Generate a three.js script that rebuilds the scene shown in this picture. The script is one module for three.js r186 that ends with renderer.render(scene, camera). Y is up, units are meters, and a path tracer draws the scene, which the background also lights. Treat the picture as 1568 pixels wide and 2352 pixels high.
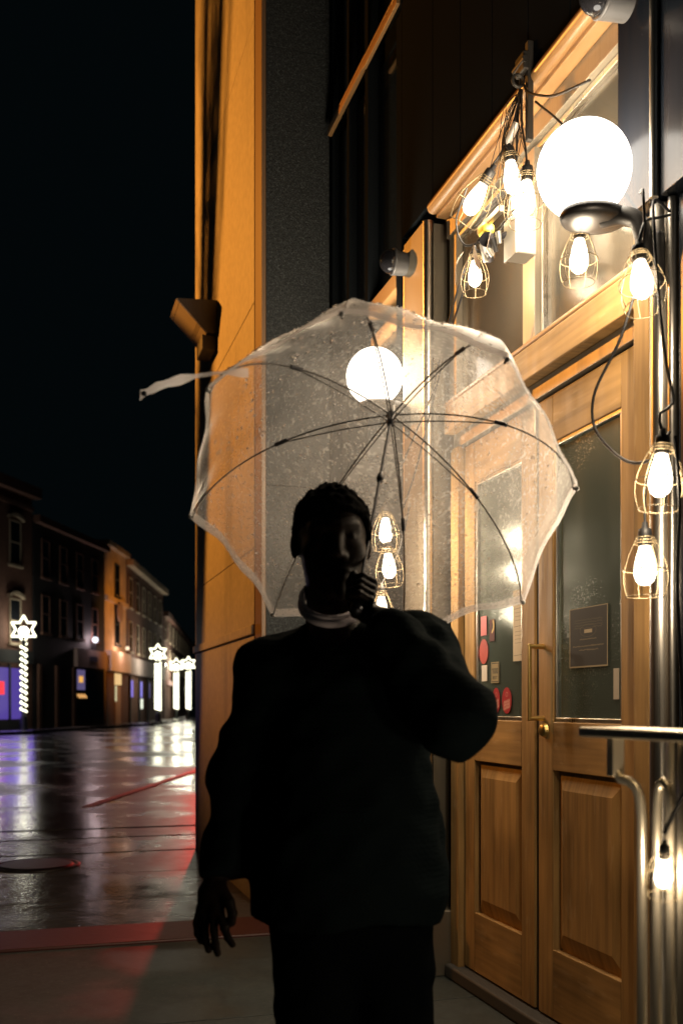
import * as THREE from 'three';
import { RoundedBoxGeometry } from 'three/addons/geometries/RoundedBoxGeometry.js';
import { mergeGeometries } from 'three/addons/utils/BufferGeometryUtils.js';
import { RectAreaLightUniformsLib } from 'three/addons/lights/RectAreaLightUniformsLib.js';

// ------------------------------------------------------------------ camera, sky, exposure
// x points into the building on the right, y up, -z along the pavement away from the camera.
const scene = new THREE.Scene();
const TURN = Math.atan(694 / 2350);
const camera = new THREE.PerspectiveCamera(2 * Math.atan(1620 / 2350) * 180 / Math.PI, 1568 / 3240, 0.05, 900);
camera.position.set(0, 1.25, 0);
camera.rotation.y = -TURN;
camera.setViewOffset(1568, 3240, 0, 0, 1568, 2352);      // a shifted lens: verticals stay vertical
camera.focus = 3.9;
camera.userData.fStop = 2.2;
camera.updateProjectionMatrix();

const renderer = new THREE.WebGLRenderer({ antialias: true });
renderer.toneMapping = THREE.LinearToneMapping;
renderer.toneMappingExposure = 1;
renderer.shadowMap.enabled = true;
RectAreaLightUniformsLib.init();

{ // overcast night sky: a faint, even teal glow
  const w = 16, h = 8, d = new Float32Array(w * h * 4);
  for (let i = 0; i < w * h; i++) d.set([0.0009, 0.0019, 0.0023, 1], i * 4);
  const sky = new THREE.DataTexture(d, w, h, THREE.RGBAFormat, THREE.FloatType);
  sky.mapping = THREE.EquirectangularReflectionMapping;
  sky.magFilter = THREE.LinearFilter; sky.needsUpdate = true;
  scene.background = sky; scene.environment = sky;
}

// ------------------------------------------------------------------ helpers
let seed = 7;
const rnd = () => { seed = (seed * 1664525 + 1013904223) >>> 0; return seed / 4294967296; };
const V = (x, y, t) => new THREE.Vector3(x, y, -t);       // x, height, distance along the pavement
const mix = (a, b, k) => a + (b - a) * k, clamp = (x, a, b) => Math.min(b, Math.max(a, x));
const smooth = (a, b, x) => { const k = clamp((x - a) / (b - a), 0, 1); return k * k * (3 - 2 * k); };
const hash = (x, y, s = 0) => { let h = (Math.imul(x, 374761393) ^ Math.imul(y, 668265263) ^ Math.imul(s, 2246822519)) >>> 0; h = Math.imul(h ^ (h >>> 13), 1274126177) >>> 0; return ((h ^ (h >>> 16)) >>> 0) / 4294967296; };
function vnoise(x, y, px, py, s) {                         // value noise that repeats every px, py
  const x0 = Math.floor(x), y0 = Math.floor(y), fx = x - x0, fy = y - y0, u = fx * fx * (3 - 2 * fx), v = fy * fy * (3 - 2 * fy);
  const m = (a, p) => ((a % p) + p) % p, h = (i, j) => hash(m(x0 + i, px), m(y0 + j, py), s);
  return mix(mix(h(0, 0), h(1, 0), u), mix(h(0, 1), h(1, 1), u), v);
}
function fbm(u, v, fx, fy, n, s) { let a = 0, w = 0.5, t = 0; for (let i = 0; i < n; i++) { a += w * vnoise(u * fx, v * fy, fx, fy, s + i); t += w; w *= 0.5; fx *= 2; fy *= 2; } return a / t; }
const enc = (c) => Math.round(255 * (c <= 0.0031308 ? 12.92 * c : 1.055 * Math.pow(clamp(c, 0, 1), 1 / 2.4) - 0.055));
function tex(w, h, metresX, metresY, fn, colour = true) {  // fn(u, v) -> linear rgb, or one number
  const d = new Uint8Array(w * h * 4);
  for (let j = 0; j < h; j++) for (let i = 0; i < w; i++) {
    let c = fn((i + 0.5) / w, (j + 0.5) / h); if (!Array.isArray(c)) c = [c, c, c];
    const o = (j * w + i) * 4;
    for (let k = 0; k < 3; k++) d[o + k] = colour ? enc(clamp(c[k], 0, 1)) : Math.round(255 * clamp(c[k], 0, 1));
    d[o + 3] = 255;
  }
  const t = new THREE.DataTexture(d, w, h, THREE.RGBAFormat);
  t.wrapS = t.wrapT = THREE.RepeatWrapping; t.magFilter = THREE.LinearFilter; t.minFilter = THREE.LinearMipmapLinearFilter; t.generateMipmaps = true;
  if (colour) t.colorSpace = THREE.SRGBColorSpace;
  t.repeat.set(1 / metresX, 1 / metresY); t.needsUpdate = true;
  return t;
}
const lin = (r, g, b) => new THREE.Color().setRGB(r, g, b);
function mat(c, rough = 0.7, o = {}) { return new THREE.MeshPhysicalMaterial({ color: Array.isArray(c) ? lin(...c) : c, roughness: rough, ...o }); }
const glow = (c, k) => new THREE.MeshStandardMaterial({ color: 0x000000, emissive: lin(...c), emissiveIntensity: k, roughness: 0.5 });

function boxUV(g) {                                        // texture coordinates in metres, by the way a face points
  const p = g.attributes.position, n = g.attributes.normal, uv = new Float32Array(p.count * 2);
  for (let i = 0; i < p.count; i++) {
    const ax = Math.abs(n.getX(i)), ay = Math.abs(n.getY(i)), az = Math.abs(n.getZ(i));
    if (ax >= ay && ax >= az) { uv[2 * i] = p.getZ(i); uv[2 * i + 1] = p.getY(i); }
    else if (az >= ay) { uv[2 * i] = p.getX(i); uv[2 * i + 1] = p.getY(i); }
    else { uv[2 * i] = p.getX(i); uv[2 * i + 1] = p.getZ(i); }
  }
  g.setAttribute('uv', new THREE.BufferAttribute(uv, 2));
  return g;
}
function box(x0, x1, y0, y1, t0, t1, bevel = 0.003) {      // a chamfered box between two corners
  const w = x1 - x0, h = y1 - y0, d = t1 - t0, b = Math.min(bevel, w * 0.3, h * 0.3, d * 0.3);
  const g = b > 0.0004 ? new RoundedBoxGeometry(w, h, d, 1, b) : new THREE.BoxGeometry(w, h, d);
  g.translate((x0 + x1) / 2, (y0 + y1) / 2, -(t0 + t1) / 2);
  return boxUV(g);
}
const plain = (g) => { g = g.index ? g.toNonIndexed() : g; for (const k of Object.keys(g.attributes)) if (!['position', 'normal', 'uv'].includes(k)) g.deleteAttribute(k); return g; };
const join = (list) => mergeGeometries(list.map(plain));
const tube = (pts, r, seg = 24, rad = 8, closed = false) => new THREE.TubeGeometry(new THREE.CatmullRomCurve3(pts, closed), seg, r, rad, closed);
function rod(a, b, r, r2 = r, rad = 8) {
  const d = b.clone().sub(a), g = new THREE.CylinderGeometry(r2, r, d.length(), rad);
  g.applyQuaternion(new THREE.Quaternion().setFromUnitVectors(new THREE.Vector3(0, 1, 0), d.clone().normalize()));
  return g.translate((a.x + b.x) / 2, (a.y + b.y) / 2, (a.z + b.z) / 2);
}
const lathe = (pts, seg = 20) => new THREE.LatheGeometry(pts.map(([r, y]) => new THREE.Vector2(r, y)), seg);
function prism(pts, x0, x1) {                              // outline in (x, y), run along z from -x0 to -x1
  const g = new THREE.ExtrudeGeometry(new THREE.Shape(pts.map(([a, b]) => new THREE.Vector2(a, b))), { depth: x1 - x0, bevelEnabled: false });
  return boxUV(g.translate(0, 0, -x1));
}
const taken = {};
function numbered(name) { const n = taken[name] ?? 0; taken[name] = n + 1; return n ? name + '_' + String(n).padStart(3, '0') : name; }
function tag(o, label, category, group, kind) { if (label) o.userData.label = label; if (category) o.userData.category = category; if (group) o.userData.group = group; if (kind) o.userData.kind = kind; return o; }
function obj(name, geometry, material, parent = scene) {
  const m = new THREE.Mesh(Array.isArray(geometry) ? join(geometry) : geometry, material);
  m.name = parent === scene ? numbered(name) : name; m.castShadow = m.receiveShadow = true; parent.add(m); return m;
}
function part(name, parent, label) { const g = new THREE.Group(); g.name = name; if (label) g.userData.label = label; parent.add(g); return g; }
function thing(name, pos, label, category, group) { const g = new THREE.Group(); g.name = numbered(name); if (pos) g.position.copy(pos); scene.add(g); return tag(g, label, category, group); }
function place(name, geometry, material, group) {          // world-space geometry under a group that stands elsewhere
  const g = Array.isArray(geometry) ? join(geometry) : geometry;
  let x = 0, y = 0, z = 0; for (let o = group; o && o !== scene; o = o.parent) { x += o.position.x; y += o.position.y; z += o.position.z; }
  return obj(name, g.translate(-x, -y, -z), material, group);
}
function lamp(parent, at, c, power, radius) { const l = new THREE.PointLight(lin(...c), power); l.position.copy(at); l.shadow.radius = radius / 0.02; l.castShadow = true; parent.add(l); return l; }

// ------------------------------------------------------------------ surfaces
const T = {};
T.wood = tex(512, 512, 0.9, 0.9, (u, v) => {               // tan varnish over upright grain, with worn lighter flecks
  const g = fbm(u, v, 48, 3, 3, 11), b = fbm(u, v, 4, 3, 3, 12), w = smooth(0.70, 0.80, fbm(u, v, 40, 9, 3, 13)) * 0.3;
  const k = 0.5 + 0.55 * g + 0.75 * (b - 0.5); return [0.42 * k + w * 0.13, 0.245 * k + w * 0.12, 0.085 * k + w * 0.09];
});
T.woodRough = tex(256, 256, 0.9, 0.9, (u, v) => 0.48 + 0.3 * fbm(u, v, 24, 5, 4, 14), false);
T.granite = tex(512, 512, 0.6, 0.6, (u, v) => { const s = vnoise(u * 190, v * 190, 190, 190, 21), m = fbm(u, v, 50, 50, 2, 22), k = s > 0.74 ? 0.075 : s < 0.34 ? 0.008 : 0.022; return [k * (0.66 + 0.5 * m), k * (0.78 + 0.5 * m), k * (0.82 + 0.5 * m)]; });
T.graniteBump = tex(512, 512, 0.6, 0.6, (u, v) => vnoise(u * 150, v * 150, 150, 150, 23) * 0.6 + 0.4 * vnoise(u * 60, v * 60, 60, 60, 24), false);
T.lime = tex(512, 1024, 2.8, 5.6, (u, v) => {              // dressed stone; dark streaks painted in for wet runs and tree shade
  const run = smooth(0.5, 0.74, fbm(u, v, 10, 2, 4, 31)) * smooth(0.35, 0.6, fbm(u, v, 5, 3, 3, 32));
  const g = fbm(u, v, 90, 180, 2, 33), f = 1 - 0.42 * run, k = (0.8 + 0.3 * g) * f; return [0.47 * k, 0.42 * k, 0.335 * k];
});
T.concrete = tex(512, 512, 2.2, 2.2, (u, v) => { const g = fbm(u, v, 120, 120, 2, 41), b = fbm(u, v, 5, 5, 4, 42), p = hash(Math.floor(u * 512), Math.floor(v * 512), 43) > 0.997 ? 0.16 : 0, k = 0.5 + 0.5 * b + 0.5 * (g - 0.5); return [0.05 * k + p, 0.058 * k + p * 0.8, 0.054 * k + p * 0.5]; });
T.concreteRough = tex(512, 512, 3.1, 3.1, (u, v) => 0.42 + 0.4 * smooth(0.35, 0.65, fbm(u, v, 6, 6, 4, 44)), false);
T.asphalt = tex(512, 512, 3, 3, (u, v) => { const g = fbm(u, v, 128, 128, 2, 51), b = fbm(u, v, 4, 4, 4, 52), k = 0.018 + 0.022 * b + 0.035 * Math.pow(g, 4); return [k, k, k * 1.03]; });
T.wetRough = tex(512, 512, 7, 7, (u, v) => { const b = fbm(u, v, 5, 5, 5, 53), g = fbm(u, v, 90, 90, 2, 54); return 0.13 + 0.24 * smooth(0.36, 0.66, b) + 0.1 * (g - 0.5); }, false);
T.wetBump = tex(512, 512, 2.3, 2.3, (u, v) => 0.55 * fbm(u, v, 14, 14, 3, 55) + 0.45 * fbm(u, v, 110, 110, 2, 56), false);
T.knit = tex(128, 128, 0.05, 0.05, (u, v) => 0.5 + 0.25 * Math.sin(u * Math.PI * 16) * Math.cos(v * Math.PI * 8 + Math.sin(u * Math.PI * 16)) + 0.25 * (vnoise(u * 40, v * 40, 40, 40, 61) - 0.5), false);
T.scuff = tex(512, 512, 0.7, 0.7, (u, v) => 0.45 + 0.55 * (0.6 * fbm(u, v, 90, 3, 3, 71) + 0.4 * fbm(u, v, 6, 6, 4, 72)), false);
T.film = tex(512, 512, 1, 1, (u, v) => {                   // clear plastic: a haze of fine drops and smears
  const a = fbm(u, v, 7, 5, 4, 81), c = fbm(u, v, 60, 60, 2, 82), d = smooth(0.62, 0.9, vnoise(u * 210, v * 210, 210, 210, 83));
  return clamp(0.64 + 0.34 * (a - 0.5) + 0.08 * (c - 0.5) + 0.22 * d, 0.25, 1);
}, false);
T.paneDirt = tex(512, 512, 1.1, 1.1, (u, v) => {           // dried drops and wiped smears on shop glass
  const d = smooth(0.74, 0.86, vnoise(u * 250, v * 250, 250, 250, 91)) * smooth(0.42, 0.7, fbm(u, v, 4, 4, 3, 92));
  return clamp(0.24 + 0.25 * fbm(u, v, 9, 4, 4, 93) + 0.4 * d, 0, 1);
}, false);
T.board = tex(256, 256, 0.8, 0.8, (u, v) => { const k = 0.55 + 0.75 * fbm(u, v, 4, 4, 5, 95); return [0.33 * k, 0.235 * k, 0.125 * k]; });
T.brick = tex(256, 256, 2.4, 2.4, (u, v) => { const k = 0.7 + 0.6 * fbm(u, v, 30, 60, 2, 97); return [0.15 * k, 0.075 * k, 0.055 * k]; });
T.stucco = tex(256, 256, 3, 3, (u, v) => { const k = 0.75 + 0.45 * fbm(u, v, 8, 8, 4, 98); return [0.62 * k, 0.47 * k, 0.33 * k]; });

const M = {};
M.wood = mat(0xffffff, 1, { map: T.wood, roughnessMap: T.woodRough, specularIntensity: 0.6 });
T.woodH = T.wood.clone(); T.woodH.rotation = Math.PI / 2; T.woodH.needsUpdate = true;
M.woodH = mat(0xffffff, 1, { map: T.woodH, roughnessMap: T.woodRough, specularIntensity: 0.6 });
M.trim = mat([0.36, 0.2, 0.085], 0.34, { clearcoat: 0.35, clearcoatRoughness: 0.25 });
M.darkTrim = mat([0.12, 0.06, 0.028], 0.4);
M.steel = mat([0.62, 0.58, 0.52], 0.42, { metalness: 1, roughnessMap: T.scuff });
M.bronze = mat([0.30, 0.265, 0.21], 0.62, { metalness: 0.75, roughnessMap: T.scuff });
M.chrome = mat([0.8, 0.72, 0.6], 0.2, { metalness: 1, roughnessMap: T.scuff });
M.satin = mat([0.85, 0.76, 0.6], 0.3, { metalness: 0.85 });
M.bracket = mat([0.012, 0.011, 0.011], 0.4);
M.brass = mat([0.62, 0.44, 0.16], 0.35, { metalness: 1 });
M.black = mat([0.006, 0.0075, 0.009], 1, { specularIntensity: 0.04 });
M.gloss = mat([0.006, 0.008, 0.012], 0.34, { roughnessMap: T.scuff });
M.rubber = mat([0.008, 0.008, 0.009], 0.5);
M.granite = mat(0xffffff, 0.75, { map: T.granite, bumpMap: T.graniteBump, bumpScale: 0.004 });
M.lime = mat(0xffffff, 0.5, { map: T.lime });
M.limeDark = mat([0.2, 0.115, 0.06], 0.5);
M.concrete = mat(0xffffff, 1, { map: T.concrete, roughnessMap: T.concreteRough });
M.asphalt = mat(0xffffff, 1, { map: T.asphalt, roughnessMap: T.wetRough, bumpMap: T.wetBump, bumpScale: 0.003, clearcoat: 0.0 });
M.wetStone = mat([0.055, 0.047, 0.042], 1, { roughnessMap: T.wetRough, bumpMap: T.wetBump, bumpScale: 0.0022 });
M.redKerb = mat([0.06, 0.013, 0.009], 0.5, { bumpMap: T.wetBump, bumpScale: 0.002 });
M.pane = mat([0.6, 0.7, 0.64], 0.5, { transmission: 0.92, thickness: 0, roughnessMap: T.paneDirt, ior: 1.5 });
M.darkPane = mat([0.75, 0.8, 0.82], 0.05, { transmission: 1, thickness: 0, ior: 1.5 });
M.transomPane = mat([0.55, 0.52, 0.45], 0.3, { transmission: 0.9, thickness: 0, roughnessMap: T.paneDirt, ior: 1.5 });
M.board = mat(0xffffff, 0.8, { map: T.board });
M.room = mat([0.22, 0.225, 0.2], 0.9);
M.brick = mat(0xffffff, 0.9, { map: T.brick });
M.stucco = mat(0xffffff, 0.85, { map: T.stucco });
M.farDark = mat([0.03, 0.03, 0.034], 0.8);
M.farGlass = mat([0.012, 0.014, 0.018], 0.12);
M.paper = mat([0.62, 0.56, 0.48], 0.85, { side: THREE.DoubleSide });
M.redPaper = mat([0.42, 0.03, 0.035], 0.6);

// ------------------------------------------------------------------ ground
const structure = (o) => tag(o, null, null, null, 'structure');
structure(obj('road', boxUV(new THREE.BoxGeometry(700, 0.1, 700).translate(0, -0.07, -200)), M.asphalt));
{ // pavement under the camera, in slabs with open joints
  const g = thing('pavement'); structure(g);
  const xs = [-5.6, -3.6, -1.6, 2.3], ts = [-3.0, -1.2, 0.6, 2.4, 4.05, 5.44];
  for (let i = 0; i < 3; i++) for (let j = 0; j < 5; j++) obj('slab', box(xs[i] + 0.004, xs[i + 1] - 0.004, -0.1, 0, ts[j] + 0.004, ts[j + 1] - 0.004, 0.004), M.concrete, g);
}
{ const g = thing('red_kerb'); structure(g);
  for (let i = 0; i < 4; i++) obj('kerb_stone', box([-5.6, -3.9, -2.1, -0.45][i], [-3.904, -2.104, -0.454, 2.2][i], -0.1, 0.012, 5.45, 5.91, 0.012), M.redKerb, g); }
{ // wet paving beyond the kerb, then the gutter and the crossing
  const g = thing('wet_paving'); structure(g);
  const rows = [[5.92, 6.74], [6.752, 7.8], [7.812, 8.88]];
  for (const [a, b] of rows) for (let i = 0; i < 3; i++) obj('slab', box([-5.6, -3.6, -1.6][i], [-3.61, -1.61, 2.2][i], -0.1, -0.002, a, b, 0.004), M.wetStone, g);
  const h = thing('gutter'); structure(h);
  for (const [a, b, y] of [[8.96, 9.90, -0.004], [9.99, 10.64, -0.006], [10.74, 12.35, -0.004]]) for (let i = 0; i < 3; i++) obj('gutter_slab', box([-9, -5, -2.2][i], [-5.01, -2.21, 7][i], -0.1, y, a, b, 0.006), M.wetStone, h);
}
structure(obj('lane_line', (() => { const a = V(0.57, 0, 13.1), b = V(5.2, 0, 26.3), d = b.clone().sub(a), g = new THREE.BoxGeometry(0.13, 0.008, d.length()); g.rotateY(Math.atan2(d.x, d.z)); return boxUV(g.translate((a.x + b.x) / 2, -0.013, (a.z + b.z) / 2)); })(), mat([0.5, 0.42, 0.33], 0.5)));
obj('manhole_cover', lathe([[0, 0.012], [0.26, 0.012], [0.28, 0.008], [0.285, 0.0], [0.31, 0.0], [0.315, 0.006], [0.335, 0.006], [0.34, -0.02], [0, -0.02]], 32), mat([0.02, 0.02, 0.022], 0.45, { metalness: 0.6 })).position.copy(V(-0.02, 0.0, 8.35));
tag(scene.children.at(-1), 'round dark iron cover set in the wet paving', 'manhole cover');
{ // pavement across the junction
  const g = thing('far_pavement'); structure(g);
  const line = [[-9, 38.5], [-1.0, 46.2], [7.2, 66.5], [11.3, 84], [17, 118], [30, 190]];
  for (let i = 0; i < line.length - 1; i++) {
    const [ax, at] = line[i], [bx, bt] = line[i + 1], s = new THREE.Shape([new THREE.Vector2(ax, at), new THREE.Vector2(bx, bt), new THREE.Vector2(bx - 14, bt + 4), new THREE.Vector2(ax - 14, at + 4)]);
    const e = new THREE.ExtrudeGeometry(s, { depth: 0.14, bevelEnabled: false }); e.rotateX(-Math.PI / 2).translate(0, -0.02 - i * 0.002, 0);
    obj('kerb_section', boxUV(e), M.wetStone, g);
  }
}

// ------------------------------------------------------------------ the storefront building
const B = thing('storefront_building', V(2, 0, 5), 'corner storefront with tan wooden double doors, dark windows and a big stone pier', 'building');
{ // stone pier on the corner
  const p = part('pier', B, 'tall corner pier with tan stone face and speckled grey side');
  place('core', box(1.335, 5.4, -0.1, 12, 6.175, 8.885, 0.002), M.limeDark, p);
  const ys = [-0.1, 1.70, 2.245, 3.8, 5.6, 7.4, 9.2, 12];
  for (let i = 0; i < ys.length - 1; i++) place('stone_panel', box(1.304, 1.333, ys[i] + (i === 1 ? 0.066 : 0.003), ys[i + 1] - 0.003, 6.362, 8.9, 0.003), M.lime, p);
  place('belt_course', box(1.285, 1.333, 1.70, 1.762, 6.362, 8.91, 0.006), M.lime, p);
  for (let i = 0; i < 4; i++) place('corner_strip', box(1.306, 1.333, -0.1 + i * 3.03, -0.1 + i * 3.03 + 3.026, 6.147, 6.345, 0.003), M.limeDark, p);
  for (const [a, b] of [[-0.1, 2.6], [2.604, 5.3], [5.304, 8], [8.004, 12]]) place('granite_slab', box(1.335, 1.80, a, b, 6.149, 6.173, 0.002), M.granite, p);
}
{ // window bay between the pier and the doors
  const w = part('window_bay', B);
  place('bulkhead', box(1.74, 1.9, 0, 0.6, 4.78, 6.145), M.black, w);
  place('edge_frame', box(1.735, 1.80, 0.6, 12, 6.07, 6.145), M.black, w);
  place('mullion', box(1.715, 1.80, 0.6, 12, 5.30, 5.355), M.black, w);
  place('mullion', box(1.728, 1.80, 0.6, 12, 5.70, 5.74), M.black, w);
  place('mullion', box(1.722, 1.80, 0.6, 4.7, 4.78, 4.86), M.black, w);
  place('window_rail', box(1.718, 1.80, 3.35, 3.43, 4.862, 5.298), M.trim, w);
  place('window_rail', box(1.73, 1.80, 3.20, 3.245, 4.862, 5.298), M.trim, w);
  place('ledge', box(1.700, 1.726, 4.75, 4.785, 5.33, 6.06), M.trim, w);
  place('ledge', box(1.704, 1.73, 4.797, 4.812, 5.33, 6.06), M.trim, w);
  place('ledge', box(1.694, 1.714, 4.725, 4.765, 4.78, 5.328), M.trim, w);
  place('ledge', box(1.698, 1.714, 4.778, 4.795, 4.78, 5.328), M.trim, w);
  for (const [a, b, y0, y1] of [[4.862, 5.298, 0.6, 3.2], [4.862, 5.298, 3.245, 3.35], [4.862, 5.298, 3.43, 4.7], [4.862, 5.298, 4.82, 9], [5.357, 5.698, 0.6, 4.735], [5.742, 6.068, 0.6, 4.735], [5.357, 5.698, 4.82, 9], [5.742, 6.068, 4.82, 9]]) place('window_pane', box(1.775, 1.781, y0, y1, a, b, 0), M.darkPane, w);
  place('blind', box(1.90, 1.92, 0.6, 12, 4.78, 6.145), M.black, w);
}
function pilaster(t0, t1) { // metal clad pilaster beside the doors
  const p = part('pilaster', B);
  place('plinth', box(1.70, 1.86, 0, 0.3, t0, t1, 0.006), M.bronze, p);
  place('face', box(1.725, 1.86, 0.3, 3.52, t0 + 0.1, t1 - 0.02), mat([0.19, 0.165, 0.125], 0.6, { metalness: 0.6, roughnessMap: T.scuff }), p);
  place('half_round', rod(V(1.735, 0.3, t0 + 0.06), V(1.735, 3.5, t0 + 0.06), 0.026, 0.026, 20), M.steel, p);
  place('bead', rod(V(1.735, 0.3, t1 - 0.012), V(1.735, 3.5, t1 - 0.012), 0.01, 0.01, 12), M.steel, p);
  return p;
}
pilaster(4.395, 4.775);
{ // right-hand pilaster: wooden post, round metal column, dark polished panels
  const p = part('pilaster', B);
  place('post', box(1.745, 1.86, 0, 2.715, 2.672, 2.757, 0.006), M.wood, p);
  place('half_round', rod(V(1.752, 0, 2.617), V(1.752, 2.714, 2.617), 0.034, 0.034, 24), M.steel, p);
  place('bead', rod(V(1.75, 0, 2.56), V(1.75, 2.714, 2.56), 0.014, 0.014, 14), M.steel, p);
  place('panel', box(1.756, 1.86, 0, 2.715, 1.62, 2.54), M.gloss, p);
  place('panel', box(1.756, 1.86, 0, 2.715, 0.2, 1.612), M.gloss, p);
  place('upper_panel', box(1.70, 1.86, 2.72, 12, 2.60, 2.772, 0.004), M.gloss, p);
  place('upper_bead', rod(V(1.705, 2.72, 2.585), V(1.705, 9, 2.585), 0.013, 0.013, 14), M.steel, p);
  place('upper_panel', box(1.715, 1.86, 2.72, 12, 0.2, 2.57), M.gloss, p);
}
{ // black fascia boards above the doors and the left pilaster
  const f = part('fascia', B);
  const ts = [2.775, 3.10, 3.41, 3.72, 4.04, 4.36, 4.775];
  for (let i = 0; i < 6; i++) place('fascia_board', box(1.72, 1.86, 3.56, 12, ts[i] + 0.002, ts[i + 1] - 0.002, 0.003), M.black, f);
}
{ // transom over the doors
  const f = part('transom', B);
  place('moulding', [rod(V(1.735, 3.535, 2.775), V(1.735, 3.535, 4.39), 0.03, 0.03, 18), box(1.75, 1.85, 3.49, 3.56, 2.775, 4.39)], M.trim, f);
  place('head', box(1.80, 1.86, 3.40, 3.488, 2.76, 4.39), M.bronze, f);
  place('stop', box(1.825, 1.86, 3.375, 3.398, 2.84, 4.31), M.steel, f);
  for (const [a, b] of [[4.31, 4.39], [2.76, 2.84]]) place('jamb', box(1.815, 1.87, 2.64, 3.398, a, b), M.bronze, f);
  place('mullion', box(1.80, 1.87, 2.64, 3.373, 3.515, 3.615), M.bronze, f);
  for (const a of [3.498, 3.617]) place('bead', box(1.825, 1.87, 2.64, 3.373, a, a + 0.015), M.steel, f);
  for (const [a, b] of [[2.842, 3.496], [3.634, 4.308]]) { place('pane', box(1.845, 1.850, 2.64, 3.374, a, b, 0), M.transomPane, f); place('backing_board', box(1.905, 1.93, 2.6, 3.42, a - 0.02, b + 0.02), M.board, f); }
  place('header', box(1.788, 1.87, 2.497, 2.622, 2.76, 4.39, 0.006), M.woodH, f);
  place('sill_bead', rod(V(1.80, 2.632, 2.76), V(1.80, 2.632, 4.39), 0.014, 0.014, 12), M.trim, f);
  place('door_head', box(1.835, 1.90, 2.430, 2.494, 2.76, 4.39), M.bronze, f);
  for (const [a, b] of [[4.305, 4.39], [2.76, 2.87]]) place('door_jamb', box(1.822, 1.90, 0.0, 2.428, a, b), M.wood, f);
  place('threshold', box(1.79, 1.96, 0.0, 0.062, 2.76, 4.39, 0.012), mat([0.05, 0.045, 0.04], 0.6), f);
}
function leaf(t0, t1, label, out = 0) {
  const d = part('door', B, label), X = 1.85 - out, st = 0.113;
  const w = (n, a, b, c, e, dx = 0, bev = 0.004) => place(n, box(X + dx, X + 0.045, a, b, c, e, bev), n.endsWith('rail') ? M.woodH : M.wood, d);
  w('stile', 0.07, 2.42, t0, t0 + st); w('stile', 0.07, 2.42, t1 - st, t1);
  const a = t0 + st + 0.0005, b = t1 - st - 0.0005;
  w('top_rail', 2.24, 2.42, a, b); w('lock_rail', 1.004, 1.187, a, b); w('bottom_rail', 0.07, 0.332, a, b);
  // raised panel with sloping borders
  const s = new THREE.Shape([[a, 0.332], [b, 0.332], [b, 1.004], [a, 1.004]].map(([p, q]) => new THREE.Vector2(p, q)));
  const inner = [[a + 0.065, 0.40], [b - 0.065, 0.40], [b - 0.065, 0.935], [a + 0.065, 0.935]], outer = [[a + 0.006, 0.338], [b - 0.006, 0.338], [b - 0.006, 0.998], [a + 0.006, 0.998]];
  const pos = [], quad = (p, q, r, u) => pos.push(...p, ...q, ...r, ...p, ...r, ...u), at = (o, dx) => o.map(([t, y]) => [X + dx, y, -t]);
  const I = at(inner, 0.006), O = at(outer, 0.027); quad(I[3], I[2], I[1], I[0]); for (let k = 0; k < 4; k++) { const n = (k + 1) % 4; quad(O[k], I[k], I[n], O[n]); }
  const g = new THREE.BufferGeometry(); g.setAttribute('position', new THREE.Float32BufferAttribute(pos, 3)); g.computeVertexNormals(); boxUV(g);
  place('raised_panel', [g, box(X + 0.028, X + 0.042, 0.332, 1.004, a, b, 0)], M.wood, d);
  place('glazing_bead', [box(X + 0.006, X + 0.03, 1.187, 1.204, a, b), box(X + 0.006, X + 0.03, 2.224, 2.24, a, b), box(X + 0.006, X + 0.03, 1.204, 2.224, a, a + 0.014), box(X + 0.006, X + 0.03, 1.204, 2.224, b - 0.014, b)], M.steel, d);
  place('pane', box(X + 0.018, X + 0.023, 1.204, 2.224, a + 0.014, b - 0.014, 0), M.pane, d);
  return { d, X, a, b };
}
const leftLeaf = leaf(3.612, 4.298, 'far door leaf with notices and oval stickers on its glass');
const rightLeaf = leaf(2.882, 3.578, 'near door leaf with a black poster on its glass');
{ // brass pull, lock and the dark meeting strip on the near leaf
  place('meeting_strip', box(1.858, 1.89, 0.07, 2.42, 3.581, 3.609), M.rubber, rightLeaf.d);
  const h = part('pull_handle', rightLeaf.d);
  place('bar', [box(1.785, 1.80, 1.19, 1.485, 3.532, 3.546, 0.004)], M.brass, h);
  for (const y of [1.475, 1.2]) place('standoff', rod(V(1.79, y, 3.539), V(1.852, y, 3.539), 0.008, 0.011, 10), M.brass, h);
  place('lock', [lathe([[0, 0.02], [0.018, 0.02], [0.024, 0.012], [0.028, 0]], 20).rotateZ(Math.PI / 2).translate(1.85, 1.155, -3.525)], M.brass, rightLeaf.d);
  place('hinge_bolt', box(1.846, 1.862, 2.30, 2.40, 3.60, 3.612), M.steel, leftLeaf.d);
}
{ // rooms behind the glass and the rest of the building
  const r = part('shop_room', B);
  place('room_floor', box(1.97, 4.6, -0.05, 0.02, 0.5, 6.1, 0), M.room, r);
  place('room_back_wall', box(4.4, 4.6, 0.02, 3.6, 0.5, 6.1, 0), M.room, r);
  place('room_ceiling', box(1.97, 4.4, 3.45, 3.6, 0.5, 6.1, 0), M.room, r);
  for (const [a, b] of [[4.45, 4.6], [2.3, 2.45]]) place('room_side_wall', box(1.94, 4.4, 0.02, 3.45, a, b, 0), M.room, r);
  place('counter', box(3.3, 3.9, 0.02, 1.1, 2.7, 4.2, 0.01), mat([0.1, 0.07, 0.05], 0.6), r);
  place('menu_board', box(4.36, 4.4, 1.5, 2.4, 2.9, 4.0, 0.01), mat([0.03, 0.03, 0.03], 0.8), r);
}

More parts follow.
